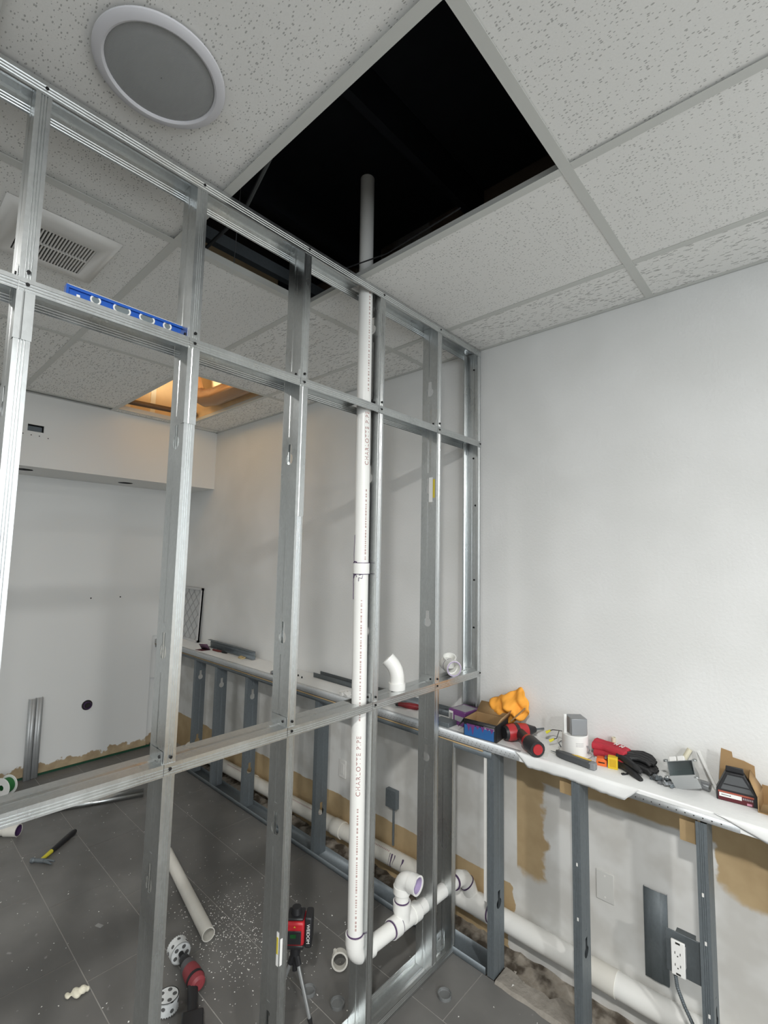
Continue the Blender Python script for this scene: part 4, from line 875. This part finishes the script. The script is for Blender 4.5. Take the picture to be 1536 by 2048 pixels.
# laser level on tripod
lt = thing('laser_level', 'red and black laser level on a small silver tripod', 'laser level', (-.285, -.93, 0), 0); lt.scale = (1.12, 1.12, 1.12)
msil = mat('silver_tube', (.60, .62, .63), .35, .8)
for (x, y) in ((.075, .02), (-.06, -.055), (-.05, .085)):
    MB().cyl((x*.12, y*.12, .185), (x*.92, y*.92, .018), .0062, 10).build('tripod_leg', msil, lt); MB().cyl((x*.90, y*.90, .022), (x, y, .003), .0085, 10, .006).build('foot', mblack, lt)
    MB().cyl((x*.04, y*.04, .21), (x*.2, y*.2, .172), .011, 10).build('leg_socket', mblack, lt)
MB().cyl((0, 0, .15), (0, 0, .24), .009, 12).build('column', mblack, lt); MB().cyl((0, 0, .205), (0, 0, .232), .018, 16).build('tripod_head', mblack, lt)
RL = TR(0, 0, .238, 0, 0, .75)
MB(RL).box(-.032, .032, -.032, .032, 0, .014).build('base', mblack, lt, bevel=.004)
MB(RL).box(-.034, .034, -.036, .034, .014, .092).build('body', mat('laser_red', (.50, .02, .03), .4), lt, bevel=.008)
MB(RL).box(-.024, .024, -.039, -.035, .022, .066).build('window_panel', mblack, lt, bevel=.002)
MB(RL).box(-.014, .006, -.0402, -.039, .044, .056).build('green_window', mat('green_glass', (.01, .09, .02), .2), lt)
MB(RL).prism([(-.03, -.03), (.03, -.03), (.03, .03), (-.03, .03)], .092, .102).build('top_cap', mblack, lt, bevel=.005)
MB(RL).cyl((0, 0, .10), (0, 0, .122), .020, 20, .016).build('top_lens', mblack, lt)
bg = MB(RL).box(.034, .060, -.030, .030, .004, .104).build('bumper_guard', mblack, lt, bevel=.006)
MB(RL).box(-.060, -.034, -.030, .030, .004, .104).build('bumper_guard', mblack, lt, bevel=.006)
text('WEIDOM', .0155, RL @ TR(.047, -.0306, .052, PI/2, 0, 0) @ Matrix.Rotation(-PI/2, 4, 'Z'), mwht, lt, 'printed_name')
MB(RL).prism([(-.004, .076), (.004, .076), (0, .082)], .0362, .0368, mtr).build('warning_mark', myel, lt)
# scraps
rg = thing('pipe_ring', 'cut white pipe collar ring lying on the tiles', 'ring', (-.315, -.655, .036))
MB().hollow([Vector((-.012, .012, -.004)), Vector((.012, -.012, .004))], .036, .029, 26).build('ring', mpvcd, rg)
MB().box(-.02, -.008, -.022, -.012, .026, .044).build('burr', mpvcd, rg)
for (x, y, lab, n_) in ((-.321, -.824, 'small clear plastic cap by the laser tripod', 0), (-.192, -.778, 'clear plastic cap in front of the bottom track', 1), (.10, -.445, 'clear plastic cap on the tiles right of the partition', 2)):
    tag(MB().lathe([(.001, .004), (.024, .004), (.027, .006), (.027, .014), (.029, .014), (.029, 0), (.001, 0)], 24, TR(x, y, 0)).build('clear_cap', mat('clear_plastic', (.5, .52, .52), .2, trans=.65)), lab, 'cap', 'clear plastic caps')
fm = MB(); r_ = random.Random(9)
for (x, y, z, a, b_, c_) in ((0, 0, .012, .030, .016, .012), (.020, .012, .016, .018, .015, .014), (-.030, -.006, .008, .018, .010, .007), (.008, -.014, .010, .016, .010, .009), (.034, .020, .012, .010, .009, .010)):
    fm.ball((-.993+x*.6-y*.4, -1.49+x*.8+y*.5, z), 1., 7, (a, b_, c_))
o = fm.build('foam_scrap', mat('cream_foam', (.80, .76, .62), .9, bump=.5, bs=120)); q = o.modifiers.new('r', 'REMESH'); q.mode = 'VOXEL'; q.voxel_size = .004; tag(o, 'lump of cream hardened foam on the floor tiles', 'foam')
for (x, y, rz_, lab) in ((-1.335, -1.30, .4, 'flat grey spacer on the tile nearer the white foam lump'), (-1.385, -1.02, .35, 'flat grey spacer on the tile nearer the loose pipe')):
    tag(MB(TR(x, y, 0, 0, 0, rz_)).box(-.018, .018, -.009, .009, 0, .003).build('tile_spacer', mat('pale_grey', (.30, .30, .29), .7)), lab, 'spacer', 'tile spacers')
# shavings and rubble nobody could count
def scatter(name, lab, m, n, fn, s0, s1, seed):
    r = random.Random(seed); mb = MB()
    for k in range(n):
        x, y, z = fn(r); s = r.uniform(s0, s1); mb.M = TR(x, y, z+s*.25, r.uniform(-.4, .4), r.uniform(-.4, .4), r.uniform(0, 6)); a, b_, c_ = s*r.uniform(.5, 1), s*r.uniform(.3, .8), s*.3
        mb.add([(-a, -b_, -c_), (a, -b_*.7, -c_), (0, b_, -c_), (0, 0, c_)], [(0, 2, 1), (0, 1, 3), (1, 2, 3), (2, 0, 3)])
    mb.M = Matrix(); o = mb.build(name, m, kind='stuff', ang=.1); o['label'] = lab; o['category'] = 'debris'
mshv = mat('pvc_shavings', (.80, .79, .75), .8)
def shav(r):
    if r.random() < .7: return (-.80+r.gauss(0, .22), -.84+r.gauss(0, .14), 0)
    return (r.uniform(-2.9, .6), r.uniform(-1.9, -.27), 0)
scatter('plastic_shavings', 'white plastic shavings strewn over the tiles around the loose pipe', mshv, 1420, shav, .0018, .0054, 1)
mrub = mat('rubble_grey', (.34, .31, .27), .95, var=.3, vs=40)
scatter('rubble', 'broken mortar rubble in the gap below the drain pipe', mrub, 420, lambda r: (r.uniform(-3.2, 1.9), r.uniform(-.225, -.11), -.018), .004, .016, 3)
tag(MB(TR(.30, -.215, -.004, .1, .1, .2)).box(-.016, .016, -.013, .013, 0, .012).build('white_chip', mboard), 'square white plaster chip on the slab edge', 'chip')
# curb of leftover mortar at the tile edge right of the partition
vs, fs = [], []; r_ = random.Random(21)
for i in range(60):
    x = .22+i*.03; h = .012+r_.uniform(-.003, .004)
    vs += [(x, -.250+r_.uniform(-.004, .004), -.001), (x, -.238, h), (x, -.150+r_.uniform(-.02, .02), h+r_.uniform(-.004, .002)), (x, -.13+r_.uniform(-.02, .02), -.04)]
for i in range(59):
    for j in range(3): fs.append((i*4+j, (i+1)*4+j, (i+1)*4+j+1, i*4+j+1))
mm = mat('mortar', (.30, .275, .24), .95, bump=.8, bs=60, var=.3, vs=25)
MB().add(vs, fs).build('mortar_strip', mm, fl)
# far corner: channels leaning, track and spool on the floor, stub in the wall, strip at the wall foot
for k, (y, x, lab) in enumerate(((-1.215, -3.372, 'steel stud offcut standing against far wall, left of two'), (-1.165, -3.382, 'steel stud offcut standing against far wall, right of two'))):
    mb = MB(); cee(mb, (0, 0, 0), (0, 1, 0), (-1, 0, 0) if k == 0 else (-1, 0, 0), .62, d=.044, f=.03, lips=False); o = mb.build('stud_offcut', mat('matte_zinc', (.52, .54, .55), .5, .5, var=.1, vs=20), solid=.0011, ang=.3); o.location = (x, y, .001); o.rotation_euler = (0, -.02, 0); tag(o, lab, 'stud offcut', 'stud offcuts by the far wall')
o = chan('floor_track', 'steel track lying on the floor tiles below the lower rail', .62, (-2.735, -1.22, .001), (0, 0, 1.19), .07, .032, mgal)
sp2 = thing('cord_spool', 'white spool wound with green cord on the floor at left edge', 'spool', (-3.20, -1.36, .0), .6)
ms = Matrix.Rotation(PI/2, 4, 'X'); mgn = mat('green_cord', (.02, .16, .04), .6)
MB(TR(0, 0, .07)).lathe([(.02, -.035), (.068, -.035), (.070, -.031), (.068, -.029), (.02, -.029)], 30, ms).lathe([(.02, .029), (.068, .029), (.070, .033), (.068, .035), (.02, .035)], 30, ms).build('reel', mwht, sp2)
MB(TR(0, 0, .07)).lathe([(.02, -.029), (.052, -.029), (.055, 0), (.052, .029), (.02, .029)], 30, ms).build('cord', mgn, sp2)
st_ = thing('pipe_stub', 'purple primed pipe stub set in a hole in the far wall', 'pipe', (X0, -.787, .483))
MB().hollow([(0, 0, 0), (.022, 0, 0)], .030, .025, 26).build('pipe', mprim, st_); MB().lathe([(.001, 0), (.042, 0), (.042, .0012), (.001, .0012)], 26, Matrix.Rotation(PI/2, 4, 'Y')).build('wall_hole', mhole, st_)
MB().cyl((.001, 0, 0), (.004, 0, 0), .025, 20).build('bore', mhole, st_)
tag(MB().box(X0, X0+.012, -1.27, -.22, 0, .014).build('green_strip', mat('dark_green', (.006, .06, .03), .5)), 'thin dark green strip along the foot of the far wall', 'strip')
for (y, z) in ((-.82, 1.40), (-.58, 1.40)): tag(MB().cyl((X0, y, z), (X0+.003, y, z), .006, 8).build('wall_plug', mhole), ['left', 'right'][y > -.7]+' of two small dark plugs high on the far wall', 'plug', 'wall plugs')
